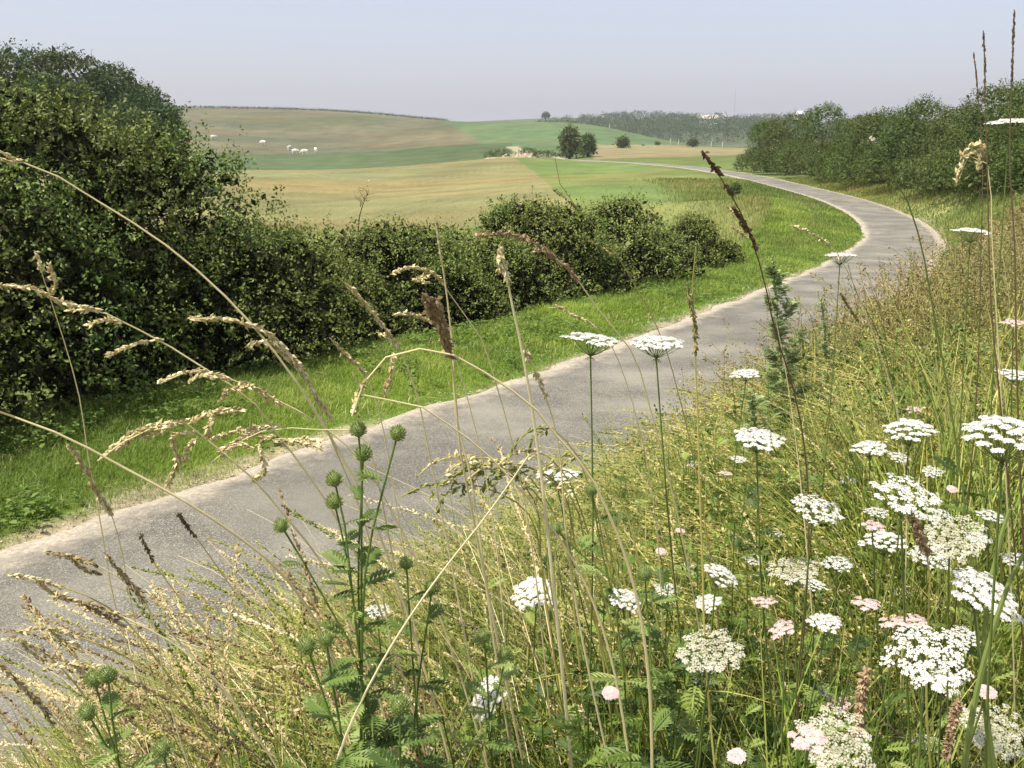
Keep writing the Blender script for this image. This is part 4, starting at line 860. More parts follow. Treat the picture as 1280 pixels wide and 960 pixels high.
FL = [
 (741, 425, 66, 'flat', 'white flat-topped umbel seen against the grass verge, left one of the two above the lane', (0, .1)),
 (821, 429, 62, 'flat', 'white flat-topped umbel seen against the grey lane, right one of the two above the lane', (.05, 0)),
 (696, 594, 54, 'flat', 'white umbel alone in front of the grey lane below the tall pale stalk', (0, .1)),
 (667, 743, 56, 'dome', 'domed white umbel in the green herbs at the bottom centre, tilted to the left', (-.3, -.1)),
 (781, 751, 42, 'dome', 'small white domed umbel right of the tilted one in the green herbs', (.1, -.1)),
 (612, 872, 62, 'dome', 'white umbel turned on its side at the bottom centre, behind a thistle stem', (-1.3, -.5)),
 (472, 764, 34, 'sparse', 'small white umbel half hidden behind the thistle in front of the lane', (0, 0)),
 (888, 812, 84, 'cream', 'wide cream coloured umbel seen flat, left of the pink flowers at lower right', (0, -.25)),
 (1045, 928, 104, 'cream', 'largest cream umbel at the bottom edge with a brown spike in front of it', (0, -.5)),
 (1010, 924, 48, 'pink', 'lilac pink flower touching the left side of the largest cream umbel', (-.1, -.3)),
 (1241, 912, 86, 'cream', 'cream coarse umbel in the bottom right corner of the photo', (0, -.5)),
 (1157, 930, 38, 'sparse', 'small round white umbel between the two big cream umbels at the bottom', (0, -.3)),
 (1160, 822, 104, 'sparse', 'very loose umbel of scattered white florets above the bottom right corner', (0, -.3)),
 (949, 549, 60, 'flat', 'white umbel alone among the golden grass right of the leafy grey-green plant', (0, -.1)),
 (1137, 540, 60, 'dome', 'round domed white umbel left of the big one at the right edge', (-.1, -.1)),
 (1087, 560, 42, 'flat', 'thin white umbel seen from the side, just left of the round domed one', (0, 0)),
 (1124, 572, 26, 'sparse', 'little white umbel directly below the round domed one', (0, -.1)),
 (1256, 548, 104, 'dome', 'biggest white domed umbel, cut by the right edge of the photo', (-.15, -.05)),
 (1021, 637, 66, 'sparse', 'ragged pinkish white umbel in the middle of the golden grass', (.2, -.2)),
 (1092, 658, 28, 'pink', 'small pink flower head just above a white domed umbel at right', (0, 0)),
 (1105, 679, 56, 'dome', 'white umbel just left of the upright brown spike at right', (0, -.1)),
 (1136, 623, 92, 'sparse', 'broad loose white umbel behind the top of the upright brown spike', (.1, -.15)),
 (1190, 670, 84, 'cream', 'cream seedy umbel right of the upright brown spike', (0, -.3)),
 (1160, 696, 50, 'sparse', 'white loose umbel at the foot of the upright brown spike', (.1, -.2)),
 (1222, 673, 34, 'sparse', 'small white umbel at the right end of the cream seedy one', (0, -.1)),
 (1232, 742, 92, 'flat', 'wide white umbel near the right edge with its rim hanging to the right', (.35, -.15)),
 (900, 720, 46, 'dome', 'white umbel with its domed side to the right, behind the upright golden stalk', (.35, -.1)),
 (885, 753, 34, 'flat', 'small white umbel directly below the domed one by the golden stalk', (-.1, 0)),
 (832, 737, 30, 'sparse', 'small pale loose umbel right of a round thistle bud', (0, -.1)),
 (992, 712, 64, 'cream', 'long flat cream umbel in the middle of the flowers at right', (0, 0)),
 (1048, 705, 38, 'sparse', 'small whitish umbel touching the right end of the long flat cream one', (0, -.1)),
 (1017, 732, 30, 'dome', 'little bright white umbel under the long flat cream one', (0, 0)),
 (954, 752, 32, 'pink', 'pale pink flower below and left of the long flat cream umbel', (0, 0)),
 (1082, 755, 34, 'pink', 'bright pale pink flower standing alone between two grass clumps at right', (0, 0)),
 (1032, 778, 42, 'flat', 'white umbel left of the pale pink pair at lower right', (-.1, -.1)),
 (978, 786, 34, 'pink', 'dull pink flower leaning to the left above the wide cream umbel', (-.4, 0)),
 (1120, 780, 40, 'pink', 'left flower of the pale pink pair at lower right', (0, -.1)),
 (1146, 776, 30, 'pink', 'right flower of the pale pink pair at lower right', (.1, 0)),
 (1096, 807, 24, 'cream', 'small cream button below the pale pink pair', (0, 0)),
 (1026, 868, 34, 'dome', 'small white umbel above the largest cream umbel', (-.2, -.1)),
 (1050, 880, 28, 'pink', 'salmon coloured flower squeezed between a white umbel and a brown spike', (0, -.1)),
 (1267, 468, 36, 'flat', 'white umbel high at the right edge above the biggest one', (0, 0)),
 (1215, 290, 42, 'flat', 'thin white umbel seen edge-on before the dry slope at the right', (0, .1)),
 (1262, 154, 48, 'flat', 'white umbel standing higher than all others, in front of the right-hand hedge', (0, .1)),
 (1050, 320, 36, 'flat', 'white umbel seen edge-on in front of the lane where it bends', (0, .15)),
 (932, 467, 34, 'flat', 'faint white umbel behind the leafy grey-green plant', (0, 0)),
 (1268, 404, 26, 'pink', 'pinkish umbel at the right edge, the highest pink flower there', (0, 0)),
 (1155, 434, 17, 'flat', 'tiny white umbel far back in the golden grass', (0, 0)),
 (1142, 512, 18, 'pink', 'tiny pink flower in the golden grass above the round domed umbel', (0, 0)),
 (907, 592, 18, 'pink', 'tiny pink flower left of centre in the golden grass below the lone white umbel', (0, 0)),
 (923, 574, 20, 'flat', 'tiny white umbel just below the lone white umbel in the golden grass', (0, 0)),
 (866, 580, 16, 'flat', 'tiny whitish umbel at the left rim of the golden grass', (0, 0)),
 (1165, 590, 26, 'sparse', 'faint pale umbel behind and left of the biggest white one', (0, -.1)),
 (1238, 645, 34, 'sparse', 'pale loose umbel below the biggest white one, near the right edge', (0, -.1)),
 (1246, 836, 14, 'flat', 'tiny white flower at the right edge above the bottom corner', (0, 0)),
 (1100, 850, 30, 'sparse', 'thin scatter of white florets left of the very loose umbel', (0, -.2)),
]
FL += [
 (1268, 700, 34, 'sparse', 'small loose umbel at the right edge above the wide drooping one', (0, -.1)),
 (1128, 742, 26, 'flat', 'little white umbel between the wide drooping one and the pale pink pair', (0, -.1)),
 (1062, 800, 22, 'sparse', 'little scatter of florets left of the cream button', (0, -.1)),
 (1205, 795, 40, 'sparse', 'loose white umbel hanging just below the wide drooping one', (.1, -.2)),
 (1180, 850, 46, 'sparse', 'loose white umbel under the very loose one, left of a pink flower', (0, -.3)),
 (1215, 852, 20, 'dome', 'tiny white dome touching the pink flower above the corner umbel', (0, -.2)),
 (985, 842, 26, 'sparse', 'faint little umbel right of the wide cream one', (0, -.2)),
 (878, 845, 34, 'sparse', 'ragged pale umbel hanging under the wide cream one', (0, -.3)),
 (1090, 770, 18, 'pink', 'tiny pink flower just beneath the bright pale pink one', (0, 0)),
 (1000, 905, 22, 'dome', 'tiny white dome above the lilac pink flower', (0, -.2)),
 (1095, 640, 30, 'sparse', 'loose white umbel at the left of the broad loose one', (0, -.1)),
 (1060, 600, 20, 'flat', 'tiny white umbel above and right of the ragged pinkish one', (0, 0)),
 (970, 668, 22, 'flat', 'tiny white umbel at the left below the ragged pinkish one', (0, 0)),
 (860, 712, 24, 'dome', 'tiny white dome just left of the umbel by the golden stalk', (0, -.1)),
 (1040, 745, 20, 'dome', 'tiny white dome below the small whitish umbel at the long cream one', (0, 0)),
 (1190, 735, 26, 'sparse', 'faint umbel touching the left rim of the wide drooping one', (0, -.1)),
 (1275, 770, 26, 'flat', 'small white umbel cut by the right edge, below the wide drooping one', (0, -.1)),
 (1150, 880, 24, 'cream', 'small cream umbel between the two brown spikes at the bottom', (0, -.2)),
 (1085, 945, 26, 'pink', 'small pale pink flower on the right rim of the largest cream umbel', (0, -.3)),
 (942, 700, 26, 'sparse', 'small pale umbel left of the long flat cream one', (0, 0)),
]
for a in FL: flower(a[0], a[1], a[2], a[3], a[4], a[5])
for px, py, w_, lb in ((763, 867, 26, 'pink button flower low in the green herbs at the bottom centre'), (921, 946, 32, 'bright pink flower at the bottom edge, left of the cream umbels'), (1233, 866, 32, 'pink flower just above the corner cream umbel'),
                       (926, 857, 16, 'small deep pink flower under the wide cream umbel'), (840, 910, 16, 'small pale pink button alone between green stems at the bottom'), (1190, 612, 16, 'small pink button beside the loose umbel right of the brown spike top'),
                       (826, 690, 17, 'small pink button at the left of the pale umbels in mid bank'), (850, 664, 16, 'dusty pink button above the left umbels in mid bank')):
    flower(px, py, w_, 'knob', lb, (0, -.2), .026, 'pink_flower', 'flower', 'small pink flowers on the near bank')

# ------------------------------------------------------------------ single grass stalks leaning over the view
def hero(pix, Y, r, label, heads=(), mat='straw', hmat='straw', dens=1300, size=.008, wid=.24, spread=.35, root=(.05, .12), leaf=0, group='single grass stalks rising over the bank', name='grass_stalk', tint=.7):
    """pix runs from the tip down; heads are pixel runs set with seeds"""
    pix = np.array(pix, float); Ys = np.linspace(Y[0], Y[1], len(pix)); root = (root[0]+rng.uniform(.0, .22), root[1]+rng.uniform(-.12, .1)) if root == (.05, .12) else root; w3 = P(pix[:, 0], pix[:, 1], Ys)
    last = w3[-1]; dirx = unit((w3[-1]-w3[-2])[None])[0]; gx_, gy_ = last[0]+root[0]+dirx[0]*.1, last[1]+root[1]; g0 = gz1(gx_, gy_)-.02
    t = empty(name, (gx_, gy_, g0)); tag(t, label, 'grass stalk' if name == 'grass_stalk' else 'stalk', group); O = np.array([gx_, gy_, g0])
    pth = np.r_[w3, [[(last[0]*.4+gx_*.6)+dirx[0]*.03, (last[1]+gy_)/2, last[2]*.45+g0*.55], [gx_, gy_, g0]]]-O
    K = 40; path = catmull(pth, K); mb = MB(); r = r*1.3; tubes(mb, path, np.interp(np.linspace(0, 1, K), [0, .3, 1], [r*.45, r*.85, r*1.15]), 6, tint); mb.build('stem', M[mat], t)
    for hd in heads:
        hp = np.array(hd[0] if isinstance(hd, tuple) else hd, float); Yh = np.interp(hp[:, 1], pix[::1, 1][np.argsort(pix[:, 1])], Ys[np.argsort(pix[:, 1])])
        h3 = catmull(P(hp[:, 0], hp[:, 1], Yh)-O, 12) if len(hp) > 2 else P(hp[:, 0], hp[:, 1], Yh)-O
        hm = MB(); tubes(hm, h3, r*.35, 4, .5); fluff(hm, h3, dens, size, wid, spread); hm.build('seed_head', M[hmat], t)
    for k in range(leaf):
        u = rng.uniform(.45, .85); q = path[int(u*K)]; lm = MB(); blades(lm, q[None], np.array([rng.uniform(.1, .2)]), np.array([rng.uniform(0, 6.28)]), np.array([rng.uniform(.7, 1.4)]), np.array([.004]), np.array([.5]), 6); lm.build('leaf', M['gold'], t)
H = hero
H([(-30, 172), (0, 191), (60, 214), (120, 250), (200, 301), (311, 401), (375, 484), (412, 544), (469, 656), (500, 740)], (1.15, 1.3), .0016, 'long straw stalk arching from the upper left edge across the dark hedge', [[(0, 190), (22, 200)], [(0, 197), (14, 203)]], leaf=1)
H([(-12, 357), (40, 361), (75, 378), (120, 387), (165, 408), (200, 426), (270, 470), (310, 496), (345, 540), (390, 600)], (1.15, 1.3), .0014, 'grass stalk with spiky side branches reaching to the left edge over the dark hedge',
  [[(-12, 357), (40, 361), (75, 378)], [(75, 378), (120, 387)], [(120, 387), (85, 388)], [(155, 403), (130, 400), (110, 407)], [(205, 424), (175, 428), (136, 444)], [(62, 370), (68, 350), (62, 332)]], leaf=1)
H([(196, 480), (215, 470), (250, 464), (290, 474), (330, 492), (400, 530), (455, 580), (490, 640)], (1.2, 1.3), .0012, 'arched spike of seeds in front of the shaded hedge above the lane edge', [[(196, 480), (215, 470), (250, 464), (285, 474)], [(276, 500), (290, 486), (316, 484), (335, 500)], [(300, 476), (330, 492), (350, 505)], [(236, 480), (250, 470), (268, 470)]])
H([(234, 398), (270, 398), (300, 402), (330, 412), (352, 432), (378, 462), (395, 500), (412, 545), (440, 610)], (1.2, 1.3), .0012, 'drooping seed head beside the long arching straw stalk in front of the hedge', [[(234, 398), (270, 398), (300, 402), (325, 412)], [(306, 434), (325, 428), (345, 430)], [(330, 412), (352, 432), (378, 462)], [(378, 462), (392, 490), (412, 520)], [(330, 428), (360, 448), (380, 470)]], size=.009)
H([(-20, 508), (0, 515), (80, 545), (150, 582), (240, 632), (290, 665), (340, 704), (385, 760), (420, 830)], (1.0, 1.15), .0019, 'bare orange straw stalk crossing the lane from the left edge', [[(0, 515), (60, 537)]][:0])
H([(44, 314), (55, 350), (75, 410), (100, 500), (110, 570), (125, 650), (140, 740)], (1.25, 1.35), .001, 'thin nearly upright stalk in front of the darkest part of the hedge', [[(44, 314), (52, 335)]])
H([(82, 553), (98, 575), (110, 595), (120, 615), (138, 640), (150, 680), (165, 760)], (1.2, 1.3), .001, 'pale drooping seed head over the grass verge at lower left', [[(82, 553), (98, 572), (108, 590)], [(108, 585), (118, 610), (138, 640)], [(112, 600), (125, 622), (135, 638)]], size=.009)
H([(122, 576), (150, 555), (190, 535), (225, 525), (250, 543), (290, 575), (320, 602), (352, 640), (400, 700), (430, 760)], (1.15, 1.25), .0015, 'bent straw stalk whose combed seed head hangs over the green verge', [[(122, 576), (150, 552), (190, 533), (230, 527)], [(245, 540), (218, 545), (222, 575), (210, 605)], [(248, 545), (235, 560), (232, 575)], [(190, 533), (165, 547), (150, 560)], [(225, 527), (205, 535), (180, 548)], [(260, 515), (285, 512), (300, 513)], [(270, 517), (262, 532), (262, 545)], [(235, 530), (255, 520), (275, 514), (290, 512)]], size=.009)
H([(262, 580), (285, 560), (310, 546), (335, 537), (370, 535), (410, 538), (450, 540), (470, 590), (480, 640)], (1.2, 1.3), .0012, 'feathery combed seed head left of the thistles, in front of the lane edge', [[(262, 550), (290, 540), (320, 535), (345, 532)], [(345, 545), (325, 550), (330, 575), (318, 600)], [(340, 550), (360, 550), (400, 560)], [(318, 560), (300, 555), (280, 568)], [(360, 556), (378, 548), (400, 552)], [(330, 540), (300, 548), (278, 562)]], size=.008)
H([(432, 354), (450, 372), (465, 390), (485, 415), (500, 438), (520, 490), (535, 560)], (1.25, 1.35), .0012, 'slanting seed spike left of the brushy brown head, before the low hedge', [[(432, 354), (450, 372), (465, 390), (485, 415), (497, 434)], [(470, 415), (485, 420), (497, 434)]])
H([(412, 422), (430, 440), (448, 458), (456, 466), (475, 520), (490, 600)], (1.25, 1.35), .001, 'short seed spike pointing up left above the thistle tops', [[(412, 422), (430, 440), (448, 458), (456, 466)]])
H([(543, 268), (549, 310), (556, 350), (561, 390), (566, 440), (570, 520), (585, 580), (597, 650), (606, 720)], (1.3, 1.35), .0014, 'tall upright straw stalk rising from mid photo to the cream field', [[(543, 268), (549, 310), (556, 350)]], dens=500, size=.007, wid=.18, spread=.15)
H([(488, 343), (505, 336), (520, 334), (540, 340), (553, 352), (570, 380), (600, 420), (620, 480)], (1.3, 1.4), .001, 'small hooked seed head just left of the tall upright stalk', [[(488, 343), (505, 336), (520, 334), (540, 340), (555, 356)], [(540, 354), (520, 350), (535, 345)]], size=.007)
H([(490, 394), (510, 392), (530, 398), (548, 408), (566, 440), (590, 520)], (1.3, 1.4), .001, 'hooked seed head below another one, left of the brushy brown head', [[(490, 394), (510, 392), (530, 398), (546, 406)]], size=.007)
H([(528, 366), (540, 385), (550, 405), (557, 425), (563, 445), (568, 480), (575, 560), (590, 640)], (1.1, 1.25), .0016, 'brushy brown seed head, the thickest one, near the centre of the photo', [[(528, 366), (540, 385), (550, 405), (557, 425)], [(536, 372), (547, 392), (556, 418)], [(545, 372), (552, 395), (558, 425), (563, 445)], [(532, 378), (548, 410), (560, 440)]], hmat='brown', size=.011, dens=1200)
H([(624, 306), (630, 330), (640, 380), (650, 425), (660, 480), (668, 530), (676, 590), (684, 660)], (1.15, 1.2), .0021, 'tallest pale stalk standing upright in the centre over the lane', [[(624, 306), (628, 325), (634, 350)], [(622, 315), (624, 335)]], size=.009, mat='straw', tint=.9)
H([(592, 297), (610, 293), (630, 292), (655, 298), (680, 314), (705, 330), (722, 350), (750, 390), (790, 440), (815, 520)], (1.3, 1.45), .0011, 'arched pinkish seed head crossing the tip of the tallest pale stalk', [[(592, 297), (610, 293), (630, 292), (655, 298)], [(650, 296), (672, 306), (690, 320)], [(690, 320), (710, 336), (722, 350)], [(664, 315), (678, 312), (690, 322)]], hmat='brown', size=.008)
H([(440, 520), (455, 478), (480, 448), (510, 437), (540, 437), (575, 447), (605, 465), (640, 488), (670, 512), (700, 550), (735, 590), (760, 640)], (1.1, 1.15), .0017, 'straw stalk bent in a full arch over the lane between thistles and flowers', [[(440, 520), (447, 495), (455, 478)], [(492, 440), (488, 470), (480, 490)]])
H([(440, 465), (446, 480), (452, 492), (520, 505), (560, 530), (600, 560), (640, 600), (690, 660)], (1.15, 1.2), .0015, 'slanting straw stalk under the full arch, in front of the lane', [])
H([(655, 435), (665, 455), (680, 490), (690, 520), (700, 570), (705, 640)], (1.15, 1.2), .0013, 'pale leafy stalk just right of the tallest pale one', [[(655, 435), (662, 450)], [(668, 462), (675, 480), (682, 495)]], leaf=1)
H([(686, 385), (700, 380), (715, 390), (738, 405), (760, 425), (780, 470), (800, 540)], (1.5, 1.6), .0009, 'thin pale seed head above the left umbel before the green verge', [[(692, 380), (712, 392), (735, 402)], [(735, 402), (745, 410)]], size=.006)
H([(662, 568), (640, 600), (600, 655), (560, 705), (500, 790), (450, 880), (425, 940)], (.95, 1.0), .0015, 'thick dead pale stalk lying slantwise over the thistles', [], tint=.95)
H([(878, 188), (890, 205), (905, 230), (918, 250), (928, 270), (940, 300), (955, 350), (968, 410), (990, 480)], (1.2, 1.35), .0011, 'dark seeded stalk leaning left against the fields right of centre', [[(878, 188), (886, 200), (893, 210), (900, 218)], [(905, 230), (914, 242)], [(914, 258), (925, 272), (935, 285)], [(925, 280), (938, 294), (945, 310)]], mat='darkseed', hmat='darkseed', size=.008)
H([(1229, 38), (1231, 75), (1231, 112), (1234, 200), (1236, 300), (1240, 400), (1248, 480)], (1.3, 1.3), .0011, 'dark upright spike against the sky, the middle one of three', [[(1229, 38), (1231, 75), (1231, 112)]], mat='darkseed', hmat='darkseed', size=.006, wid=.2, spread=.12)
H([(1217, 65), (1220, 90), (1222, 112), (1228, 200), (1226, 320), (1224, 420)], (1.5, 1.5), .0009, 'dark upright spike against the sky, the shortest left one of three', [[(1217, 65), (1220, 90), (1222, 112)]], mat='darkseed', hmat='darkseed', size=.006, wid=.2, spread=.12)
H([(1268, 12), (1266, 60), (1265, 100), (1262, 200), (1268, 300), (1270, 420)], (1.2, 1.2), .0012, 'dark upright spike against the sky, the tallest right one of three', [[(1268, 12), (1266, 60), (1265, 100)]], mat='darkseed', hmat='darkseed', size=.006, wid=.2, spread=.12)
H([(1085, 172), (1092, 180), (1105, 205), (1118, 225), (1130, 242), (1150, 300), (1165, 380), (1180, 460)], (1.2, 1.3), .0013, 'pale green stalk with a small round tip before the right-hand hedge', [[(1084, 177), (1088, 174), (1094, 175)]], mat='stem', hmat='cream', size=.005, spread=.6)
H([(1195, 232), (1198, 215), (1210, 195), (1226, 186), (1236, 220), (1240, 300), (1246, 400)], (1.35, 1.35), .001, 'stalk with drooping spikelets before the right-hand hedge', [[(1195, 232), (1199, 212), (1210, 194), (1224, 188)], [(1200, 200), (1210, 185), (1226, 180)], [(1222, 215), (1224, 200), (1228, 186)]], size=.008)
H([(988, 282), (1005, 288), (1022, 296), (1038, 306), (1060, 340), (1085, 400), (1110, 470)], (1.5, 1.6), .001, 'pale slanting seed head pointing left in front of the bend', [[(988, 282), (1005, 288), (1022, 296), (1035, 304)]], size=.006)
H([(918, 262), (930, 278), (945, 300), (952, 330), (965, 380)], (1.6, 1.7), .0009, 'small pale seed head beside the dark seeded stalk', [[(905, 256), (920, 268), (932, 282)], [(912, 282), (925, 290), (935, 298)]], size=.006)
H([(694, 198), (700, 230), (720, 258), (750, 290), (790, 350), (830, 430), (850, 500)], (1.5, 1.6), .0008, 'reddish thin stalk rising over the low hedge below the pale heap', [[(690, 236), (705, 246), (722, 262)], [(735, 300), (750, 308), (764, 318)]], mat='rust', hmat='rust', size=.006)
H([(870, 310), (866, 350), (868, 420), (872, 520), (875, 620), (878, 700), (880, 780)], (1.1, 1.15), .0012, 'thin rusty upright stalk in front of the lane and golden grass', [[(858, 352), (862, 375), (868, 400)], [(868, 400), (870, 440)]], mat='gold', hmat='rust', size=.007)
H([(1060, 330), (1070, 365), (1090, 400), (1105, 440)], (2.2, 2.3), .0012, 'dark-stemmed stalk crossing the lane where the golden grass begins', [[(1050, 365), (1062, 385), (1072, 400)]], mat='stem', hmat='rust', size=.009)
for i, (pp, lb) in enumerate(((((55, 690), (85, 695), (118, 705), (150, 722), (185, 760), (240, 820), (300, 890)), 'brown seed head resting over the lane, the highest of the lower left tangle'),
    (((8, 718), (45, 724), (75, 733), (110, 745), (150, 770), (200, 830), (250, 900)), 'seed head pointing to the left edge in the lower left tangle'),
    (((130, 690), (150, 715), (175, 740), (195, 790), (205, 850), (230, 940)), 'kinked green stalk in the lower left tangle'),
    (((20, 790), (60, 785), (95, 795), (140, 812), (200, 850), (260, 920)), 'low arching stalk in the lower left tangle'),
    (((-10, 822), (30, 860), (60, 890), (100, 930), (130, 965)), 'dark stalk in the bottom left corner'),
    (((0, 798), (25, 800), (50, 812), (90, 850), (140, 930)), 'light seed head in front of the lane at the left edge, low down'),
    (((60, 745), (100, 752), (150, 770), (210, 800), (270, 850), (320, 920)), 'bent brown stalk in the middle of the lower left tangle'),
    (((50, 838), (90, 830), (130, 835), (190, 850), (250, 900)), 'nearly level seed stalk low in the left tangle'),
    (((75, 790), (70, 830), (50, 838)), 'short kinked dry bit of the lower left tangle'))):
    if i == 8: continue
    q = list(pp); hd = [[q[0], q[1], q[2]], [q[1], ((q[1][0]+q[2][0])/2, q[1][1]+14), (q[2][0]+4, q[2][1]+12)]]
    H(q, (1.15, 1.2), .0013, lb, hd, mat='gold' if i % 2 else 'straw', hmat='litter' if i % 2 == 0 else 'straw', size=.008, leaf=1, group='seeding stalks tangled at the lower left')
H([(175, 665), (190, 700), (215, 735), (250, 780), (300, 850), (340, 910)], (1.15, 1.2), .001, 'fine stalk with dark seeds standing before the lane left of the thistles', [[(175, 665), (183, 685), (190, 700)]], hmat='darkseed', mat='gold', size=.006)
H([(218, 640), (230, 655), (245, 672), (290, 735), (340, 800), (360, 850)], (1.15, 1.2), .001, 'fine dark-seeded stalk beside the bare orange straw over the lane', [[(222, 640), (232, 655), (242, 668)]], hmat='darkseed', mat='gold', size=.007)
# thick pale stalks and cylinder spikes at the right
H([(1280, 692), (1268, 712), (1258, 738)], (.9, .9), .004, 'thick pale stalk at the right edge, tilted, behind a wide umbel', [], mat='stem', name='hogweed_stalk', group='thick pale stalks at the right edge', tint=1)
H([(1262, 636), (1252, 668), (1243, 706)], (1.0, 1.0), .0038, 'thick pale stalk below the biggest umbel near the right edge', [], mat='stem', name='hogweed_stalk', group='thick pale stalks at the right edge', tint=1)
for pp, Yd, lb in ((((1083, 838), (1078, 860), (1075, 885), (1072, 922), (1070, 990)), .95, 'brown cylinder spike in front of the largest cream umbel'), (((1197, 875), (1192, 900), (1188, 920), (1184, 944), (1180, 1010)), 1.0, 'brown cylinder spike left of the corner umbel'),
                   (((1133, 628), (1140, 645), (1148, 665), (1158, 690), (1160, 780), (1158, 850)), 1.0, 'brown cylinder spike leaning left in the middle of the white umbels')):
    H(pp, (Yd, Yd), .0014, lb, [list(pp[:4])], mat='gold', hmat='brown', dens=5200, size=.0075, wid=.3, spread=1.0, name='plantain_stalk', group='brown cylinder spikes among the umbels')

# a bend of combed stalks over the lane at the centre
NTH = ['first', 'second', 'third', 'fourth', 'fifth', 'sixth', 'seventh', 'eighth', 'ninth', 'tenth', 'eleventh', 'twelfth']
for k in range(12):
    tipx = 500+k*17+rng.uniform(-3, 3); x0 = 655+k*10; y0 = 640-rng.uniform(0, 40); tipy = rng.uniform(575, 650); mx_ = tipx*.55+x0*.45; my_ = min(y0, tipy)-rng.uniform(12, 48)
    q = [(tipx, tipy), (tipx*.7+mx_*.3, tipy*.4+my_*.6), (mx_, my_), (x0*.6+mx_*.4, my_+(y0-my_)*.35), (x0, y0), (x0+rng.uniform(5, 35), y0+90)]
    H(q, (1.45, 1.5), .0014, NTH[k]+' golden stalk from the left, by its tip, in the sheaf bent over the lane', [[q[0], q[1], q[2]], [(q[2][0]+10, q[2][1]+2), (q[2][0]-12, q[2][1]+16), (q[2][0]-22, q[2][1]+38)]], mat='gold', hmat='straw' if k % 2 else 'gold', dens=330, size=.011, wid=.22, spread=.45, group='golden stalks bent over the middle of the lane', leaf=1)

def clumps():
    p, d, r = sample_bank(900, 1.4, 11, HW+.5, 14, .8, -22, 36); k = rng.random(len(p)) < .15+.85*sstep(patch(p, 1.3, 91), .35, .7); p, d, r = p[k], d[k], r[k]; lob = []
    for i in range(len(p)):
        s = rng.uniform(.07, .17)*(1+.08*r[i]); 
        for q in range(3): lob.append((p[i, 0]+rng.normal(0, s*.7), p[i, 1]+rng.normal(0, s*.7), p[i, 2]+rng.uniform(.12, .42)*min(1, (d[i]-HW)/1.2), s, s, s*1.2))
    mb = MB(); crown(mb, lob, 125000, .022, per=7, lift=.5); stuff(mb, 'leafy_weeds', M['lushweed'], 'leafy green weeds in clumps through the golden grass', 'weeds')
clumps()
def tangle():
    for nm, mat, n0, a0, a1, r0, r1, d0, d1, azm, lb, hh in (('tangled_stalks', 'litter', 1500, -38, 1, 1.25, 4.3, HW+.1, HW+3.2, 2.75, 'brown and straw coloured stalks tangled over the lane edge at the lower left', .6),
            ('nodding_stalks', 'litter', 240, -26, 8, 1.0, 2.3, HW+.9, HW+4.5, 2.9, 'long brown nodding stalks rising over the lane at the lower left', 1.0),
            ('arching_stalks', 'gold', 330, -20, 10, 1.15, 2.9, HW+.5, HW+4.5, 2.9, 'long golden stalks arching towards the lane in the middle foreground', .95), ('arching_straw', 'straw', 170, -30, 12, 1.1, 2.6, HW+.5, HW+4.5, 2.8, 'long pale straw stalks arching towards the lane at the left', .95),
            ('bent_straw', 'straw', 1100, -36, 12, 1.3, 4.6, HW+.1, HW+4, 2.8, 'pale bent straw arching over the lane edge', .65), ('leaning_stalks', 'gold', 1700, -8, 36, 1.5, 5.5, HW+.1, HW+6, 2.9, 'golden stalks leaning left over the lane edge and between the flowers', .7)):
        p, d, r = sample_bank(n0, r0, r1, d0, d1, .9, a0, a1); n = len(p); h = hh*rng.uniform(.55, 1.3, n)*np.clip((d-HW)/1.0, .5, 1); az = rng.normal(azm, .55, n); bd = rng.uniform(.5, 1.5, n)*(.7 if hh > .9 else 1); t = np.linspace(0, 1, 10)[None, :, None]
        lat = np.stack([np.cos(az), np.sin(az), 0*az], -1)[:, None]; path = p[:, None]+np.array([0, 0, 1.])*h[:, None, None]*(t-.5*bd[:, None, None]*t**2.2)+lat*(h*bd)[:, None, None]*t**1.7*.95+np.cumsum(rng.normal(0, .006, (n, 10, 3)), 1)
        mb = MB(); tubes(mb, path, rng.uniform(.0008, .0016, n)[:, None]*np.linspace(1.3, .5, 10)[None], 4, rng.random(n))
        for i in range(n):
            if i % 3: fluff(mb, path[i, 6:], 420, .009, .26, .45, rng.random())
            if i % 4 == 0:
                q = path[i, 7]; e = q+lat[i, 0]*rng.uniform(.02, .07)+np.array([rng.normal(0, .02), 0, -rng.uniform(0, .05)]); fluff(mb, [q, (q+e)/2+[0, 0, .006], e], 600, .009, .26, .4, rng.random())
        stuff(mb, nm, M[mat], lb, 'grass')
tangle()

# ------------------------------------------------------------------ thistles
def bud_mesh():
    mb = MB(); nu, nv = 12, 8; v = []
    for j in range(nv+1):
        a = math.pi*j/nv; 
        for i in range(nu): v.append((math.sin(a)*math.cos(i*2*math.pi/nu), math.sin(a)*math.sin(i*2*math.pi/nu), 1.05+1.1*-math.cos(a)))
    f = [(j*nu+i, j*nu+(i+1) % nu, (j+1)*nu+(i+1) % nu, (j+1)*nu+i) for j in range(nv) for i in range(nu)]
    mb.add(v, f, .3); g = np.random.default_rng(5); n = 150; k = np.arange(n)+.5; ph = np.arccos(1-1.75*k/n); a = k*2.4; d = np.stack([np.sin(ph)*np.cos(a), np.sin(ph)*np.sin(a), -np.cos(ph)], -1)
    d[:, 2] = -d[:, 2]; pos = d*[.95, .95, 1.05]+[0, 0, 1.05]; ax = unit(d+[0, 0, .75]+g.normal(0, .12, (n, 3)))
    scatter(mb, SPK_V*[.9, .9, 1], SPK_F, pos, rotmats(ax, a), g.uniform(.45, .75, n), g.uniform(.4, 1, n)); return mb.mesh('bud', M['bud'])
BUD = bud_mesh()
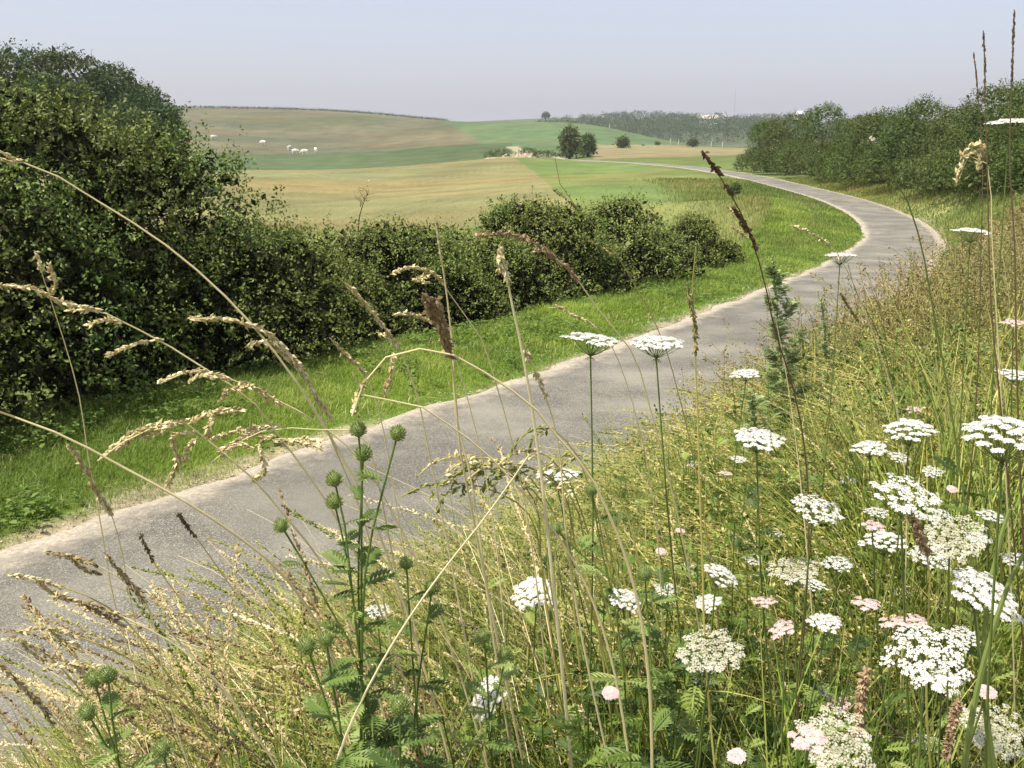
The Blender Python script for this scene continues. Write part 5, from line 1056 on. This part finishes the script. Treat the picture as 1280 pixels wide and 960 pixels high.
def thistle(label, base, buds, Y, br=.0082):
    """base: pixel where the stem enters the herbs; buds: pixel runs from bud down to the main stem"""
    b3 = P(base[0], base[1], Y); g0 = gz1(b3[0]+.02, b3[1]+.06); O = np.array([b3[0]+.02, b3[1]+.06, g0]); t = empty('thistle', O); tag(t, label, 'thistle', 'thistles with green buds on the near bank')
    for bi, bd in enumerate(buds):
        q = np.array(bd, float); w3 = P(q[:, 0], q[:, 1], Y+rng.normal(0, .02)+.0*q[:, 0]); pth = np.r_[w3, [b3], [O+[0, 0, 0]]]-O
        path = catmull(pth, 22); sm = MB(); tubes(sm, path, np.linspace(.0012, .0024, 22), 6, .4)
        w_ = sm
        u = rng.random(46)*.8; i0 = (u*21).astype(int); tg = unit(np.gradient(path, axis=0))[i0]; out = unit(np.cross(tg, rng.normal(size=(46, 3)))); scatter(sm, SPK_V*[1.2, .3, 1], SPK_F, path[i0], rotmats(out-tg*.3, u*40), rng.uniform(.006, .013, 46)); sm.build('stem', M['thistle'], t)
        o = link('bud', BUD, t); ax = unit((pth[0]-pth[1])[None])[0]; ax = unit((ax+[0, 0, .4])[None])[0]; s = br*rng.uniform(.85, 1.1)
        o.location = tuple(pth[0]-ax*s); o.rotation_euler = Vector(ax).to_track_quat('Z', 'Y').to_euler(); o.scale = (s, s, s)
        nl = 20
        for k in range(nl):
            u = .06+.82*(k/nl)**.8; p_ = path[int(u*21)]; L = (.035+.08*u)*rng.uniform(.8, 1.2); az = np.array([k*2.4+bi]); lm = MB()
            scatter(lm, THI_V, THI_F, p_[None], leaf_frames(az, np.array([.55-.5*u]), 1), np.array([L])); lm.build('leaf', M['thistle'], t)
thistle('tall many-headed thistle in front of the lane, left of the bottom centre', (452, 850), [[(418, 600), (428, 640), (438, 720)], [(418, 628), (428, 670), (440, 740)], [(454, 568), (452, 620), (448, 700)], [(497, 543), (482, 600), (462, 680)], [(352, 658), (378, 700), (412, 760), (440, 810)], [(448, 538), (452, 590), (452, 660)]], 1.12)
thistle('thistle with one bud above the slanting dead stalk', (520, 880), [[(508, 705), (510, 740), (514, 800)], [(540, 735), (534, 780), (526, 830)]], 1.2)
thistle('thistle with a dark bud standing low before the lane edge', (430, 940), [[(384, 808), (398, 850), (415, 900)], [(408, 800), (415, 850), (424, 900)]], 1.0)
thistle('thistle in the lower left tangle of dry stalks', (150, 960), [[(118, 850), (128, 885), (140, 930)], [(110, 892), (124, 915), (140, 945)], [(135, 845), (138, 880), (145, 930)]], 1.0)
thistle('thistle bud at the bottom edge below the tall many-headed thistle', (500, 985), [[(500, 884), (500, 915), (500, 950)]], .95)
thistle('thistle with a bud showing above the green herbs right of centre', (760, 720), [[(740, 613), (744, 640), (750, 680)], [(695, 662), (712, 680), (735, 700)]], 1.35)
thistle('thistle bud among the herbs right of the tilted white umbel', (812, 800), [[(806, 718), (808, 750), (811, 780)]], 1.25)
thistle('thistle in the green herbs left of the umbel turned on its side', (612, 900), [[(605, 797), (608, 830), (610, 870)], [(632, 820), (626, 850), (618, 880)]], 1.2)
thistle('thistle bud at the bottom edge left of the dead stalk', (215, 985), [[(203, 938), (208, 955), (212, 970)]], .95)

# leafy grey-green plants beside the lane
def mugwort(pxs, Y, wpx, label, n=900, lf=.03):
    a = P(*pxs[0], Y); b = P(*pxs[1], Y); g0 = gz1(b[0], b[1]); O = np.array([b[0], b[1], g0]); t = empty('mugwort', O); tag(t, label, 'plant', 'leafy grey-green plants at the lane side')
    H_ = a[2]-g0; tip = a-O; st = MB(); path = catmull([(0, 0, -.02), tip*.5+[.03, 0, 0], tip], 14); tubes(st, path, np.linspace(.006, .0015, 14), 6, .5); st.build('stem', M['stem'], t)
    nb = 26; ub = (np.arange(nb)+.5)/nb*.95; ab = np.arange(nb)*2.4; wb = wpx/2/F_PX*Y*(1.08-ub)**.8*rng.uniform(.55, 1.25, nb); bi = rng.integers(0, nb, n); v_ = rng.random(n)**.7
    c0 = np.stack([np.interp(ub, np.linspace(0, 1, 14), path[:, i]) for i in range(3)], 1); tipb = c0+np.stack([np.cos(ab)*wb, np.sin(ab)*wb, wb*1.1+.02], -1)
    for k in range(nb): tubes(st, [c0[k], (c0[k]+tipb[k])/2+[0, 0, .01], tipb[k]], .0018, 3, .5)
    q = c0[bi]*(1-v_[:, None])+tipb[bi]*v_[:, None]+rng.normal(0, .008, (n, 3)); az = ab[bi]+rng.normal(0, 1.2, n); u = ub[bi]
    lm = MB(); scatter(lm, PIN_V, PIN_F, q, leaf_frames(az, rng.uniform(-.1, 1, n), n), lf*rng.uniform(.7, 1.4, n)*(1.2-.6*u)); lm.build('foliage', M['mugwort'], t)
    fm = MB(); k = 30; i0 = rng.integers(9, 14, k); fluff(fm, path[9:], 500, .014, .35, .8); fm.build('flower_spike', M['mugwort'], t)
mugwort([(966, 322), (985, 520)], 3.9, 80, 'tall leafy grey-green plant standing against the lane', 1500, .05)
mugwort([(1027, 372), (1040, 470)], 4.6, 34, 'slender leafy grey-green plant right of the tall one', 420, .04)
mugwort([(940, 490), (950, 560)], 3.3, 90, 'low grey-green leafy plant at the left foot of the tall one', 700, .045)
# more single stalks and blades poking out of the bank
def extra():
    s1, h1 = MB(), MB()
    p, d, r = sample_bank(1900, 1.25, 5.5, HW+.3, 12, .9, -36, 36); n = len(p); h = rng.uniform(.35, .8, n)*np.clip((d-HW)/2.4, .35, 1); az = rng.normal(math.pi, .8, n); bd = rng.uniform(.2, .9, n); t = np.linspace(0, 1, 8)[None, :, None]
    lat = np.stack([np.cos(az), np.sin(az), 0*az], -1)[:, None]; path = p[:, None]+np.array([0, 0, 1.])*h[:, None, None]*(t-.35*bd[:, None, None]*t**2)+lat*(h*bd)[:, None, None]*t**1.9
    tubes(s1, path, np.full(n, .0009)[:, None]*np.linspace(1.2, .6, 8)[None], 4, rng.random(n))
    for i in range(n):
        if i % 2 == 0: fluff(s1, path[i, 5:], 420, .008, .25, .4)
    stuff(s1, 'loose_stalks', M['straw'], 'loose thin straw stalks scattered over the near bank', 'grass')
extra()
